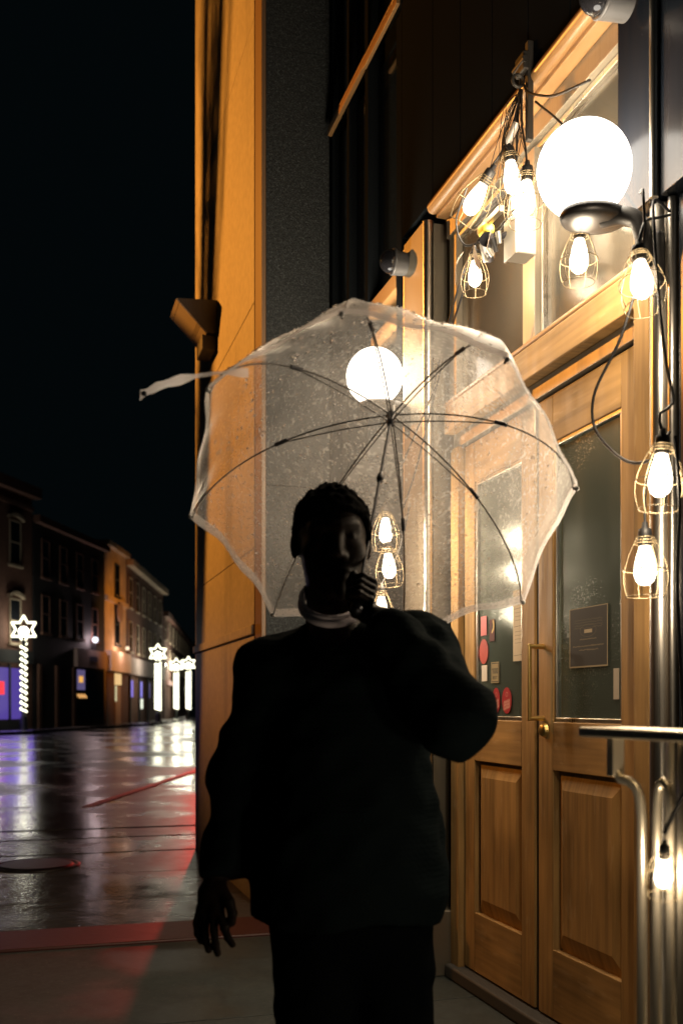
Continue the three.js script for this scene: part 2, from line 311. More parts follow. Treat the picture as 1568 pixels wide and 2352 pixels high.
// ------------------------------------------------------------------ lamps on the building
const WARM = [1, 0.80, 0.56];
function globeLamp(at, label, power) {
  const g = thing('globe_lamp', at, label, 'wall lamp', 'globe lamps beside the doors');
  obj('globe', new THREE.SphereGeometry(0.14, 48, 32), glow([1, 0.93, 0.82], 5), g);
  lamp(g, new THREE.Vector3(), [1, 0.82, 0.58], power, 0.12);
  obj('cup', lathe([[0, -0.175], [0.06, -0.175], [0.098, -0.165], [0.105, -0.15], [0.1, -0.137], [0.07, -0.132], [0.05, -0.132]], 32).scale(1, 1, 0.8).translate(0.02, 0, 0.02), M.bracket, g);
  obj('arm', tube([new THREE.Vector3(0.04, -0.158, 0.03), new THREE.Vector3(0.085, -0.160, 0.075), new THREE.Vector3(0.115, -0.185, 0.105), new THREE.Vector3(0.13, -0.24, 0.115), new THREE.Vector3(0.15, -0.31, 0.115)], 0.026, 24, 14), M.bracket, g);
  obj('wall_plate', new RoundedBoxGeometry(0.03, 0.16, 0.1, 2, 0.012).translate(0.16, -0.31, 0.115), M.bracket, g);
  return g;
}
globeLamp(V(1.569, 2.859, 2.743), 'large glowing white globe lamp on a dark bracket beside the near door leaf', 3.6);
globeLamp(V(1.590, 2.876, 4.806), 'smaller looking glowing globe lamp seen through the clear umbrella', 4.2);

const bulbGlow = glow([1, 0.86, 0.62], 7), cageMat = mat([0.24, 0.19, 0.115], 0.4, { metalness: 0.8 });
function cageProfile(k) { return k < 0.12 ? mix(0.024, 0.034, k / 0.12) : 0.034 + 0.027 * Math.sin(Math.PI * clamp((k - 0.12) / 0.88, 0, 1) * 0.78 + 0.05) - 0.0013; }
const G = { bulb: lathe([[0, -0.142], [0.012, -0.140], [0.023, -0.130], [0.029, -0.112], [0.0285, -0.094], [0.023, -0.066], [0.017, -0.046], [0.0145, -0.036], [0, -0.036]], 20),
  socket: lathe([[0, 0.028], [0.007, 0.027], [0.009, 0.012], [0.017, 0.008], [0.0185, -0.004], [0.0185, -0.034], [0.015, -0.038], [0, -0.038]], 18) };
{ const wires = [];
  for (let i = 0; i < 7; i++) { const a = i / 7 * Math.PI * 2, pts = []; for (let k = 0; k <= 10; k++) { const r = cageProfile(k / 10); pts.push(new THREE.Vector3(Math.cos(a) * r, -0.016 - 0.155 * k / 10, Math.sin(a) * r)); } wires.push(tube(pts, 0.00125, 12, 5)); }
  for (const [r, y] of [[0.024, -0.014], [0.027, -0.022], [0.03, -0.03], [cageProfile(0.55), -0.101], [cageProfile(1), -0.171]]) wires.push(new THREE.TorusGeometry(r, 0.0012, 5, 28).rotateX(Math.PI / 2).translate(0, y, 0));
  G.cage = join(wires); }
function cageLight(at, label, lean = [0, 0], size = 1, cord, power = 0.6) {    // at: the socket's top
  const g = thing('cage_light', at, label, 'cage light', 'wire cage string lights');
  const h = new THREE.Group(); const add = (n, geo, m) => { const o = obj(n, geo, m, g); o.rotation.set(lean[0], 0.4 * taken.cage_light, lean[1]); o.scale.setScalar(size); return o; };
  add('socket', G.socket, M.rubber); add('cage', G.cage, cageMat); const b = add('bulb', G.bulb, bulbGlow);
  lamp(g, new THREE.Vector3(0, -0.095 * size, 0).applyEuler(b.rotation), WARM, power, 0.024);
  if (cord) obj('cord', tube(cord.map(([x, y, t]) => V(x, y, t).sub(at)), 0.0042, 40, 6), M.rubber, g);
  return g;
}
// hanging points are socket tops, about 0.09 m above each bulb's middle
cageLight(V(1.509, 1.700, 2.328), 'cage light hanging lowest in front of the wooden door post', [0, 0], 0.98, [[1.509, 1.72, 2.328], [1.53, 1.80, 2.36], [1.60, 1.9, 2.45], [1.70, 2.02, 2.50]]);
cageLight(V(1.459, 1.900, 2.176), 'cage light at the right edge with two looping black cords', [0.06, -0.08], 1.0, [[1.459, 1.92, 2.176], [1.452, 1.96, 2.18], [1.49, 1.99, 2.18], [1.50, 2.10, 2.22], [1.51, 2.3, 2.27], [1.53, 2.50, 2.32], [1.60, 2.62, 2.42], [1.70, 2.64, 2.50]]);
cageLight(V(1.493, 2.435, 2.333), 'cage light just below and right of the big globe bracket', [-0.1, -0.14], 1.0, [[1.493, 2.455, 2.333], [1.515, 2.50, 2.35], [1.56, 2.55, 2.40], [1.64, 2.60, 2.47], [1.70, 2.63, 2.5]]);
cageLight(V(1.584, 2.712, 2.796), 'cage light hanging right under the big globe', [0, 0.03], 0.98, [[1.584, 2.73, 2.796], [1.60, 2.80, 2.82], [1.66, 2.95, 2.9], [1.70, 3.2, 3.1], [1.71, 3.42, 3.33]]);
cageLight(V(1.600, 2.985, 3.615), 'cage light hanging alone below the tangle with paper tags', [0, 0], 0.92, [[1.6, 3.0, 3.615], [1.61, 3.03, 3.6], [1.65, 3.02, 3.52], [1.68, 3.1, 3.44]]);
cageLight(V(1.61, 3.235, 3.50), 'leftmost cage light of the tangled cluster above the doors', [0.25, 0.5], 1.14, [[1.61, 3.25, 3.5], [1.64, 3.3, 3.46], [1.68, 3.42, 3.42], [1.69, 3.54, 3.41]]);
cageLight(V(1.65, 3.285, 3.424), 'topmost cage light of the tangled cluster above the doors', [0, -0.12], 1.14, [[1.65, 3.3, 3.424], [1.66, 3.36, 3.42], [1.68, 3.45, 3.41], [1.69, 3.55, 3.41]]);
cageLight(V(1.645, 3.135, 3.268), 'rightmost cage light of the tangled cluster above the doors', [0, 0.04], 1.14, [[1.645, 3.15, 3.268], [1.65, 3.22, 3.29], [1.67, 3.36, 3.36], [1.69, 3.5, 3.40]]);
cageLight(V(1.67, 3.175, 3.42), 'cage light in the middle of the cluster, partly hidden by others', [-0.1, -0.2], 0.95, [[1.67, 3.19, 3.42], [1.675, 3.26, 3.415], [1.68, 3.4, 3.41], [1.69, 3.53, 3.41]]);
cageLight(V(1.03, 1.005, 1.53), 'small cage light added in place of a bulb reflection low on the polished railing', [0.1, -0.15], 0.52, [[1.03, 1.03, 1.53], [1.035, 1.06, 1.515], [1.04, 1.10, 1.49], [1.05, 1.17, 1.45]], 0.14);  // lit bulb standing in for a reflection in the polished post
cageLight(V(1.10, 0.62, 1.20), 'unseen cage light added past the right edge to brighten the railing', [0, 0], 0.8, [[1.10, 0.63, 1.2], [1.09, 0.8, 1.22], [1.06, 1.18, 1.3]], 0.4);  // unseen bulb, added to brighten the railing tubes
cageLight(V(1.525, 2.15, 4.45), 'upper cage light seen through the umbrella beside the metal pilaster', [0, 0], 1.1, [[1.525, 2.17, 4.45], [1.56, 2.4, 4.2], [1.575, 2.575, 3.95]], 0.9);
cageLight(V(1.53, 1.985, 4.44), 'middle cage light seen through the umbrella beside the metal pilaster', [0, 0.1], 1.1, [[1.53, 2.0, 4.44], [1.60, 2.2, 4.36], [1.58, 2.57, 3.96]], 0.9);
cageLight(V(1.515, 1.79, 4.48), 'lowest cage light seen through the umbrella near the man\'s shoulder', [0, 0], 1.0, [[1.515, 1.81, 4.48], [1.6, 1.95, 4.5], [1.68, 2.2, 4.55]], 0.7);
{ // loose cords
  const c = (pts, label) => tag(obj('light_cord', tube(pts.map(([x, y, t]) => V(x, y, t)), 0.0045, 60, 6), M.rubber), label, 'cable', 'cords of the string lights');
  c([[1.62, 2.69, 2.52], [1.55, 2.62, 2.40], [1.53, 2.45, 2.37], [1.50, 2.25, 2.42], [1.46, 2.10, 2.50], [1.46, 2.02, 2.50], [1.47, 1.93, 2.42], [1.46, 1.87, 2.30], [1.46, 1.86, 2.22]], 'black cord looping left across the door glass from under the globe');
  c([[1.47, 1.90, 2.14], [1.475, 1.75, 2.13], [1.47, 1.55, 2.13], [1.48, 1.2, 2.12], [1.52, 0.6, 2.12], [1.6, 0.2, 2.15]], 'black cord hanging straight down at the right edge');
  c([[1.69, 3.52, 3.39], [1.68, 3.46, 3.34], [1.66, 3.36, 3.20], [1.65, 3.28, 3.06], [1.68, 3.24, 2.9]], 'black cord running from the cluster hook behind the big globe');
  c([[1.60, 3.02, 3.62], [1.58, 2.90, 3.72], [1.57, 2.72, 3.86], [1.57, 2.58, 3.96]], 'taut black cord slanting down left below the cluster');
  c([[1.63, 3.02, 3.58], [1.60, 2.90, 3.69], [1.58, 2.72, 3.84], [1.575, 2.57, 3.945]], 'second taut black cord slanting down beside the first');
  c([[1.56, 3.22, 3.6], [1.55, 3.12, 3.68], [1.58, 3.03, 3.66], [1.64, 3.03, 3.52], [1.66, 3.06, 3.4]], 'black cord loop left of the cluster');
}
{ // hook and bundle of ties the cluster hangs from
  const g = thing('hanging_bracket', V(1.70, 3.56, 3.41), 'dark metal bracket wrapped in ties holding the light cluster', 'bracket');
  const dm = mat([0.05, 0.045, 0.04], 0.5, { metalness: 0.6 });
  place('strap', box(1.695, 1.718, 3.30, 3.66, 3.36, 3.385), dm, g);
  place('clamp', [box(1.675, 1.70, 3.55, 3.62, 3.355, 3.43, 0.008), rod(V(1.68, 3.585, 3.35), V(1.68, 3.585, 3.44), 0.012), new THREE.TorusGeometry(0.022, 0.006, 8, 16).translate(1.675, 3.53, -3.40)], dm, g);
  const ties = []; for (let i = 0; i < 26; i++) { const a = rnd() * 6.3, x = 1.66 + 0.03 * Math.cos(a), t = 3.42 + 0.05 * Math.sin(a), y = 3.28 + 0.22 * rnd(); ties.push(tube([V(1.69, 3.5, 3.41), V(x, y, t), V(x + 0.05 * (rnd() - 0.5), y - 0.05 - 0.1 * rnd(), t + 0.14 * (rnd() - 0.35))], 0.0016, 10, 4)); }
  place('wire_ties', ties, M.rubber, g).userData.kind = 'stuff';
  place('connector', rod(V(1.645, 3.31, 3.43), V(1.665, 3.37, 3.39), 0.014, 0.014, 12), mat([0.55, 0.5, 0.45], 0.4, { metalness: 0.4 }), g);
}
{ // junction box, plugs and hanging tags
  const g = thing('junction_box', V(1.70, 2.96, 3.42), 'white electrical box with plugs on the transom bar', 'electrical box');
  const white = mat([0.36, 0.34, 0.3], 0.5);
  place('box', box(1.655, 1.735, 2.89, 3.03, 3.37, 3.46, 0.006), white, g);
  place('lid', box(1.648, 1.656, 2.886, 3.034, 3.366, 3.464, 0.003), white, g);
  place('spot_head', [rod(V(1.60, 2.985, 3.50), V(1.66, 2.975, 3.62), 0.03, 0.022, 16), rod(V(1.66, 2.99, 3.44), V(1.61, 2.98, 3.52), 0.012)], mat([0.06, 0.06, 0.07], 0.3, { metalness: 0.7 }), g);
  place('yellow_plug', [new RoundedBoxGeometry(0.05, 0.04, 0.06, 3, 0.015).translate(1.61, 3.035, -3.535)], mat([0.6, 0.46, 0.06], 0.45), g);
  place('metal_bar', box(1.60, 1.62, 3.045, 3.07, 3.40, 3.60, 0.004), M.bronze, g);
  for (let i = 0; i < 5; i++) place('plug', [rod(V(1.60 + 0.02 * rnd(), 2.97 + 0.03 * rnd(), 3.45 + 0.03 * i), V(1.63, 2.93 + 0.04 * rnd(), 3.46 + 0.03 * i), 0.012, 0.009, 10)], i % 2 ? M.rubber : mat([0.45, 0.45, 0.42], 0.3, { metalness: 0.8 }), g);
}
function paperTag(pts, width, label) { // a curled strip of card
  const c = new THREE.CatmullRomCurve3(pts.map(([x, y, t]) => V(x, y, t))), pos = [], idx = [], n = 8, e = new THREE.Vector3(0.25, 0, -0.97).normalize();
  for (const off of [0, 1]) for (let i = 0; i <= n; i++) { const p = c.getPoint(i / n), tg = c.getTangent(i / n), w = e.clone().sub(tg.clone().multiplyScalar(e.dot(tg))).normalize(), nn = tg.clone().cross(w).multiplyScalar(off * 0.0008); for (const s of [-1, 1]) pos.push(...p.clone().addScaledVector(w, s * width / 2).add(nn).toArray()); }
  for (const off of [0, 2 * (n + 1)]) for (let i = 0; i < n; i++) { const a = off + 2 * i; idx.push(a, a + 1, a + 2, a + 1, a + 3, a + 2); }
  const g = new THREE.BufferGeometry(); g.setAttribute('position', new THREE.Float32BufferAttribute(pos, 3)); g.setAttribute('uv', new THREE.Float32BufferAttribute(new Array(pos.length / 3 * 2).fill(0), 2)); g.setIndex(idx); g.computeVertexNormals();
  tag(obj('paper_tag', g, M.paper), label, 'tag', 'paper tags on the light cords');
}
paperTag([[1.585, 2.99, 3.60], [1.575, 2.95, 3.56], [1.555, 2.90, 3.50], [1.55, 2.865, 3.46]], 0.035, 'paper tag curling right from the lone cage light');
paperTag([[1.585, 3.0, 3.61], [1.575, 2.96, 3.63], [1.575, 2.93, 3.64]], 0.035, 'short paper tag directly above the lone cage light');
paperTag([[1.585, 3.02, 3.70], [1.575, 2.99, 3.74], [1.575, 2.94, 3.745], [1.575, 2.915, 3.745]], 0.035, 'paper tag hanging left of the lone cage light');
paperTag([[1.60, 3.02, 3.46], [1.595, 2.98, 3.475], [1.59, 2.93, 3.50]], 0.045, 'paper tag in front of the white electrical box');

function domeCamera(at, label) {
  const g = thing('dome_camera', at, label, 'security camera', 'security dome cameras');
  const grey = mat([0.1, 0.1, 0.105], 0.35, { metalness: 0.4 });
  obj('mount', rod(new THREE.Vector3(0.085, -0.005, 0), new THREE.Vector3(0.0, -0.005, 0), 0.052, 0.058, 24), grey, g);
  obj('collar', new THREE.TorusGeometry(0.056, 0.008, 10, 28).rotateY(Math.PI / 2), grey, g);
  obj('dome', new THREE.SphereGeometry(0.056, 28, 18), mat([0.01, 0.01, 0.012], 0.04, { clearcoat: 1, clearcoatRoughness: 0.02 }), g).position.x = -0.012;
  return g;
}
domeCamera(V(1.66, 3.42, 4.73), 'shiny black dome camera beside the orange lit window rail');
domeCamera(V(1.58, 3.33, 2.66), 'dome camera cut off by the top edge above the big globe');

{ // wedge shaped wall light, not lit, on the pier
  const g = thing('wall_pack', V(1.304, 4.15, 7.9), 'unlit wedge shaped wall light jutting from the stone pier', 'wall light');
  const dm = mat([0.05, 0.05, 0.052], 0.6), lens = mat([0.34, 0.29, 0.23], 0.55);
  place('housing', prism([[1.303, 4.335], [0.999, 4.318], [1.225, 4.085], [1.303, 4.085]], 7.74, 8.11), dm, g);
  const n = new THREE.Vector2(-0.235, -0.226).normalize(), along = (k) => [mix(0.995, 1.222, k), mix(4.314, 4.078, k)];
  for (const [k0, k1] of [[0, 0.10], [0.112, 0.70], [0.714, 0.742], [0.756, 0.784], [0.798, 1]]) { const [ax, ay] = along(k0), [bx, by] = along(k1), o = 0.01; place('lens_strip', prism([[ax, ay], [bx, by], [bx + n.x * o, by + n.y * o], [ax + n.x * o, ay + n.y * o]], 7.735, 8.115), lens, g); }
  place('junction_base', box(1.19, 1.303, 3.965, 4.083, 7.78, 8.06, 0.01), dm, g);
}

// ------------------------------------------------------------------ notices on the door glass
function canvasTex(w, h, draw) { const c = document.createElement('canvas'); c.width = w; c.height = h; draw(c.getContext('2d'), w, h); const t = new THREE.CanvasTexture(c); t.colorSpace = THREE.SRGBColorSpace; return t; }
function notice(name, t0, t1, y0, y1, m, label, category, shape, dx = -0.0012) {
  const w = t1 - t0, h = y1 - y0, X = 1.866 + dx;
  let g;
  if (shape === 'oval') { g = new THREE.CylinderGeometry(0.5, 0.5, 1, 36); g.rotateX(Math.PI / 2); g.scale(w, h, 0.0006); const p = g.attributes.position, uv = g.attributes.uv; for (let i = 0; i < p.count; i++) uv.setXY(i, p.getX(i) / w + 0.5, p.getY(i) / h + 0.5); }
  else { g = new THREE.BoxGeometry(w, h, 0.0006); }
  g.rotateY(-Math.PI / 2).translate(X, (y0 + y1) / 2, -(t0 + t1) / 2);
  return tag(obj(name, g, m), label, category);
}
const print = (t, r = 0.75) => new THREE.MeshStandardMaterial({ map: t, roughness: r });
const scrawl = (c, x, y, w, n, s) => { c.beginPath(); for (let i = 0; i <= n; i++) { const px = x + w * i / n, py = y + s * (hash(i, n, Math.round(y)) - 0.5); i ? c.lineTo(px, py) : c.moveTo(px, py); } c.stroke(); };
notice('poster', 3.10, 3.365, 1.385, 1.60, print(canvasTex(300, 330, (c, w, h) => {
  c.fillStyle = '#8f8468'; c.fillRect(0, 0, w, h); c.fillStyle = '#0d1114'; c.fillRect(7, 5, w - 14, h - 14);
  c.strokeStyle = '#5d553f'; c.lineWidth = 2; for (let i = 0; i < 4; i++) scrawl(c, 40, 70 + 14 * i, 220, 40, 9);
  c.beginPath(); c.ellipse(150, 128, 62, 34, 0, 0, 7); c.stroke(); c.fillStyle = '#a89b80'; c.fillRect(120, 122, 62, 20);
  c.strokeStyle = '#6b6148'; c.lineWidth = 4; scrawl(c, 85, 175, 130, 40, 5); scrawl(c, 30, 212, 240, 70, 7); scrawl(c, 80, 234, 150, 44, 7);
})), 'black poster with thin pale border on the near door glass', 'poster');
notice('paper_strip', 3.03, 3.065, 1.27, 1.375, mat([0.42, 0.38, 0.31], 0.85), 'torn strip of pale tape on the near door glass', 'tape');
notice('paper_note', 2.95, 3.02, 1.385, 1.475, print(canvasTex(140, 180, (c, w, h) => { c.fillStyle = '#8d887c'; c.fillRect(0, 0, w, h); c.strokeStyle = '#17324a'; c.lineWidth = 7; c.beginPath(); c.arc(48, 88, 22, 0, 7); c.moveTo(70, 80); c.lineTo(62, 140); c.stroke(); })), 'small pale note with a dark scribble by the door post', 'note');
notice('menu_sheet', 3.728, 3.83, 1.43, 1.72, print(canvasTex(240, 640, (c, w, h) => {
  c.fillStyle = '#c3b69c'; c.fillRect(0, 0, w, h); c.strokeStyle = '#3a362e'; c.lineWidth = 4; c.beginPath(); c.arc(110, 110, 28, 0, 7); c.stroke();
  c.lineWidth = 3; for (const y of [170, 330, 590]) { c.beginPath(); c.moveTo(14, y); c.lineTo(w - 14, y - 6); c.stroke(); }
  c.strokeStyle = '#8d836f'; c.lineWidth = 4; for (let i = 0; i < 4; i++) scrawl(c, 40, 375 + 34 * i, 150, 40, 6); for (let i = 0; i < 3; i++) scrawl(c, 40, 205 + 34 * i, 150, 40, 6);
})), 'tall pale printed sheet taped beside the meeting stile', 'notice');
const ovalTex = canvasTex(200, 280, (c, w, h) => { c.fillStyle = '#a01d2b'; c.fillRect(0, 0, w, h); c.strokeStyle = '#e0b9a6'; c.lineWidth = 6; for (let i = 0; i < 3; i++) { c.beginPath(); for (let k = 0; k <= 24; k++) { const x = 34 + 132 * k / 24, y = 165 + 34 * i - 30 * k / 24 + 15 * Math.sin(k * 1.5 + i); k ? c.lineTo(x, y) : c.moveTo(x, y); } c.stroke(); } c.lineWidth = 4; c.beginPath(); c.arc(100, 75, 22, 0, 7); c.stroke(); });
notice('oval_sticker', 3.845, 3.935, 1.215, 1.325, print(ovalTex, 0.5), 'red oval sticker with pale script low in the far door glass', 'sticker', 'oval');
notice('oval_sticker', 3.955, 4.03, 1.215, 1.325, print(ovalTex, 0.5), 'red oval sticker half hidden behind the man\'s elbow', 'sticker', 'oval');
notice('oval_sticker', 4.075, 4.165, 1.43, 1.54, mat([0.42, 0.07, 0.06], 0.5), 'plain faded red oval sticker beside the hinge side of the far door', 'sticker', 'oval');
notice('square_sticker', 3.965, 4.045, 1.345, 1.435, print(canvasTex(180, 220, (c, w, h) => { c.fillStyle = '#8a7c58'; c.fillRect(0, 0, w, h); c.strokeStyle = '#15181a'; c.lineWidth = 8; c.strokeRect(14, 14, w - 28, h - 28); c.fillStyle = '#15181a'; c.font = 'bold 82px sans-serif'; c.textAlign = 'center'; c.fillText('100', w / 2, 122); c.font = 'bold 44px sans-serif'; c.fillText('BEST', w / 2, 180); })), 'black and tan square sticker reading 100 above the red ovals', 'sticker');
notice('red_label', 4.09, 4.15, 1.555, 1.64, mat([0.5, 0.12, 0.13], 0.6), 'small pinkish red label above the faded oval sticker', 'sticker');
notice('narrow_label', 4.01, 4.06, 1.525, 1.62, print(canvasTex(100, 200, (c, w, h) => { c.fillStyle = '#4a1418'; c.fillRect(0, 0, w, h); c.fillStyle = '#b89a5c'; c.beginPath(); c.arc(30, 60, 70, -1, 1.4); c.fill(); c.fillStyle = '#2c0f12'; c.beginPath(); c.arc(20, 60, 52, -1, 1.4); c.fill(); })), 'narrow dark red label with a tan curve on the far door', 'sticker');
notice('white_label', 4.085, 4.14, 1.355, 1.425, M.paper, 'small blank pale label left of the square sticker', 'sticker');

// ------------------------------------------------------------------ polished railing at the right
{
  const g = thing('railing', V(1.05, 0, 1.6), 'polished metal railing with a flat top rail and close upright tubes', 'railing');
  place('top_rail', box(1.015, 1.125, 1.188, 1.208, 0.55, 1.80, 0.009), M.satin, g);
  place('end_plate', box(1.04, 1.066, 1.115, 1.187, 1.712, 1.735, 0.002), M.satin, g);
  const flat = (pts, w, n = 'upright') => place(n, tube(pts.map(([x, y, t]) => V(x, y, t)), w, 60, 16), M.satin, g);
  flat([[1.053, 1.125, 1.722], [1.055, 1.112, 1.712], [1.062, 1.108, 1.695], [1.068, 1.095, 1.675], [1.072, 1.06, 1.667], [1.073, 1.0, 1.665], [1.073, 0.5, 1.665], [1.073, 0.0, 1.665]], 0.0095);
  place('arch', tube([V(1.07, 0.0, 1.612), V(1.07, 0.5, 1.612), V(1.07, 1.0, 1.612), V(1.07, 1.08, 1.610), V(1.07, 1.108, 1.602), V(1.07, 1.114, 1.592), V(1.07, 1.108, 1.582), V(1.07, 1.08, 1.573), V(1.07, 1.0, 1.571), V(1.07, 0.5, 1.571), V(1.07, 0.0, 1.571)], 0.0085, 160, 14), M.satin, g);
  for (const [x, t, w] of [[1.115, 1.635, 0.008], [1.115, 1.595, 0.008], [1.07, 1.531, 0.0115], [1.07, 1.48, 0.0115], [1.07, 1.42, 0.0115], [1.07, 1.30, 0.0115], [1.07, 1.15, 0.0115]]) flat([[x, 1.187, t], [x, 0.9, t], [x, 0.5, t], [x, 0, t]], w);
  place('bottom_rail', box(1.045, 1.09, 0.10, 0.12, 0.55, 1.68, 0.006), M.satin, g);
}
// ------------------------------------------------------------------ orange street lamps: one out of frame floods the corner, one stands behind the pier
function streetLamp(at, label, aim, power) {
  const g = thing('street_lamp', at, label, 'street lamp', 'orange street lamps');
  const dm = mat([0.05, 0.05, 0.05], 0.5, { metalness: 0.6 }), head = new THREE.Vector3(0.75, 6.1, 0), dir = aim.clone().sub(at).sub(head).normalize(), q = new THREE.Quaternion().setFromUnitVectors(new THREE.Vector3(0, -1, 0), dir);
  obj('base', lathe([[0, 0], [0.2, 0], [0.2, 0.1], [0.14, 0.3], [0.1, 0.5], [0, 0.5]], 20), dm, g);
  obj('post', rod(new THREE.Vector3(0, 0.4, 0), new THREE.Vector3(0, 6.1, 0), 0.08, 0.055, 16), dm, g);
  obj('arm', tube([new THREE.Vector3(0, 6.0, 0), new THREE.Vector3(0.25, 6.2, 0), new THREE.Vector3(0.7, 6.15, 0)], 0.03, 16, 10), dm, g);
  const h = obj('lamp_head', lathe([[0, 0.16], [0.08, 0.15], [0.16, 0.06], [0.19, -0.06]], 24), dm, g); h.position.copy(head); h.quaternion.copy(q);
  const b = obj('lamp_glass', new THREE.SphereGeometry(0.12, 24, 12), glow([1, 0.45, 0.1], 12), g); b.position.copy(head);
  const l = new THREE.SpotLight(lin(1, 0.37, 0.05), power, 0, 0.6, 0.85); l.position.copy(head).addScaledVector(dir, 0.02); l.target.position.copy(head).addScaledVector(dir, 5); l.shadow.radius = 5; l.castShadow = true; g.add(l, l.target);
}
streetLamp(V(-5.2, -0.02, 11.0), 'street lamp with an orange flood head left of the frame', V(1.3, 4.8, 8.0), 250);
streetLamp(V(11.2, -0.02, 58.0), 'street lamp with an orange flood head hidden behind the stone pier', V(4.6, 5.5, 64.5), 190);
{ // bare street tree between that lamp and the pier
  const g = thing('street_tree', V(-1.6, -0.02, 9.95), 'bare street tree with upright limbs beside the kerb', 'tree');
  const bark = mat([0.05, 0.04, 0.032], 0.9), W = (x, y, t) => new THREE.Vector3(x, y, -t), r0 = (k) => 0.5 + 0.5 * Math.sin(k * 12.9898);
  const limb = (pts, a, b) => { const c = new THREE.CatmullRomCurve3(pts), n = 14, out = []; for (let i = 0; i < n; i++) out.push(rod(c.getPoint(i / n), c.getPoint((i + 1) / n), mix(a, b, i / n), mix(a, b, (i + 1) / n), 7)); return out; };
  obj('trunk', limb([W(0, 0, 0), W(0.02, 1.6, 0.02), W(0, 3.2, -0.02), W(0.0, 4.1, -0.05)], 0.06, 0.04), bark, g);
  const limbs = []; for (let i = 0; i < 16; i++) limbs.push([0.04 * (rnd() - 0.5), 3.0 + 1.1 * rnd(), 0.06 * (rnd() - 0.5), -0.25 + 0.5 * rnd(), 6.6 + 2 * rnd(), -0.15 - 0.95 * rnd(), 0.024 + 0.022 * rnd(), 0.010 + 0.010 * rnd()]);
  limbs.forEach(([x, y, t, x2, y2, t2, a, b], i) => {
    obj('limb', limb([W(x, y, t), W(mix(x, x2, 0.4) + 0.08 * (r0(i) - 0.5), mix(y, y2, 0.35), mix(t, t2, 0.38)), W(mix(x, x2, 0.8), mix(y, y2, 0.7), mix(t, t2, 0.74)), W(x2, y2, t2)], a, b), bark, g);
  });
  const twigs = []; for (let i = 0; i < 90; i++) { const L = limbs[i % 15], k = 0.12 + 0.85 * rnd(), a = W(mix(L[0], L[3], k), mix(L[1], L[4], k), mix(L[2], L[5], k)), up = 0.35 + 0.8 * rnd(); twigs.push(tube([a, W(a.x + 0.2 * (rnd() - 0.5), a.y + up * 0.5, -a.z + 0.22 * (rnd() - 0.5)), W(a.x + 0.4 * (rnd() - 0.5), a.y + up, -a.z + 0.5 * (rnd() - 0.5))], 0.004 + 0.006 * rnd(), 5, 4)); }
  obj('twigs', twigs, bark, g).userData.kind = 'stuff';
}

// ------------------------------------------------------------------ street beyond: lamps
const starShape = (() => { const pts = []; for (let i = 0; i < 12; i++) { const a = Math.PI / 2 + i * Math.PI / 6, r = i % 2 ? 0.37 : 0.64; pts.push(new THREE.Vector3(Math.cos(a) * r, Math.sin(a) * r, 0)); } const out = []; for (let i = 0; i < 12; i++) out.push(rod(pts[i], pts[(i + 1) % 12], 0.042, 0.042, 8), new THREE.SphereGeometry(0.042, 8, 6).translate(pts[i].x, pts[i].y, 0)); return join(out); })();
const star = glow([1, 0.97, 0.7], 3.5), postGlobe = glow([1, 0.95, 0.8], 6), postMat = mat([0.02, 0.022, 0.022], 0.5);
function helix(y0, y1, turns, r) { const p = []; const n = turns * 12; for (let i = 0; i <= n; i++) { const a = i / 12 * Math.PI * 2; p.push(new THREE.Vector3(Math.cos(a) * r, mix(y0, y1, i / n), Math.sin(a) * r)); } return p; }
const postParts = {
  base: lathe([[0, 0], [0.26, 0], [0.26, 0.12], [0.2, 0.2], [0.17, 0.6], [0.1, 0.85], [0, 0.85]], 18),
  post: lathe([[0, 0.8], [0.085, 0.8], [0.06, 4.0], [0.1, 4.1], [0.12, 4.3], [0, 4.3]], 14), rope: tube(helix(0.95, 4.15, 11, 0.13), 0.045, 280, 6),
  rope2: tube(helix(0.95, 4.15, 15, 0.17), 0.075, 380, 6), globe: new THREE.SphereGeometry(0.24, 24, 16), smallGlobe: new THREE.SphereGeometry(0.245, 24, 16),
};
function starPost(x, t, label, power, thick) {
  const g = thing('star_lamp_post', V(x, 0, t), label, 'lamp post', 'lamp posts with lit stars');
  obj('base', postParts.base, postMat, g); obj('post', postParts.post, postMat, g);
  obj('light_rope', thick ? postParts.rope2 : postParts.rope, star, g); obj('globe', postParts.globe, postGlobe, g).position.y = 4.7;
  const s = obj('star', starShape, star, g); s.position.set(0, 4.8, 0.02); s.rotation.y = -TURN;
  lamp(g, new THREE.Vector3(0, 4.7, 0), [1, 0.93, 0.72], power, 0.3);
}
starPost(-0.684, 50.147, 'nearest lamp post wound with lights under a lit six pointed star', 4.5);
starPost(7.799, 70.685, 'second lit star lamp post, in front of the pale corner house', 13, true);
starPost(11.698, 91.431, 'third star lamp post, left one of the far pair', 34, true);
starPost(12.318, 88.119, 'fourth star lamp post, partly cut off by the stone pier', 34, true);
function globePost(x, t, label, power) {
  const g = thing('globe_lamp_post', V(x, 0, t), label, 'lamp post', 'plain globe lamp posts');
  obj('base', postParts.base, postMat, g);
  obj('post', lathe([[0, 0.8], [0.085, 0.8], [0.06, 2.6], [0.12, 2.78], [0, 2.78]], 12), postMat, g);
  obj('globe', postParts.smallGlobe, postGlobe, g).position.y = 3.1;
  lamp(g, new THREE.Vector3(0, 3.1, 0), [1, 0.93, 0.78], power, 0.34);
}
globePost(13.438, 112.8, 'distant globe lamp just right of the second star post', 22);
globePost(14.88, 118.6, 'distant globe lamp between the far star posts', 22);
globePost(15.488, 115.3, 'distant globe lamp beside the stone pier', 22);
globePost(-1.95, 45.0, 'globe lamp at the left edge in front of the violet shop', 6);
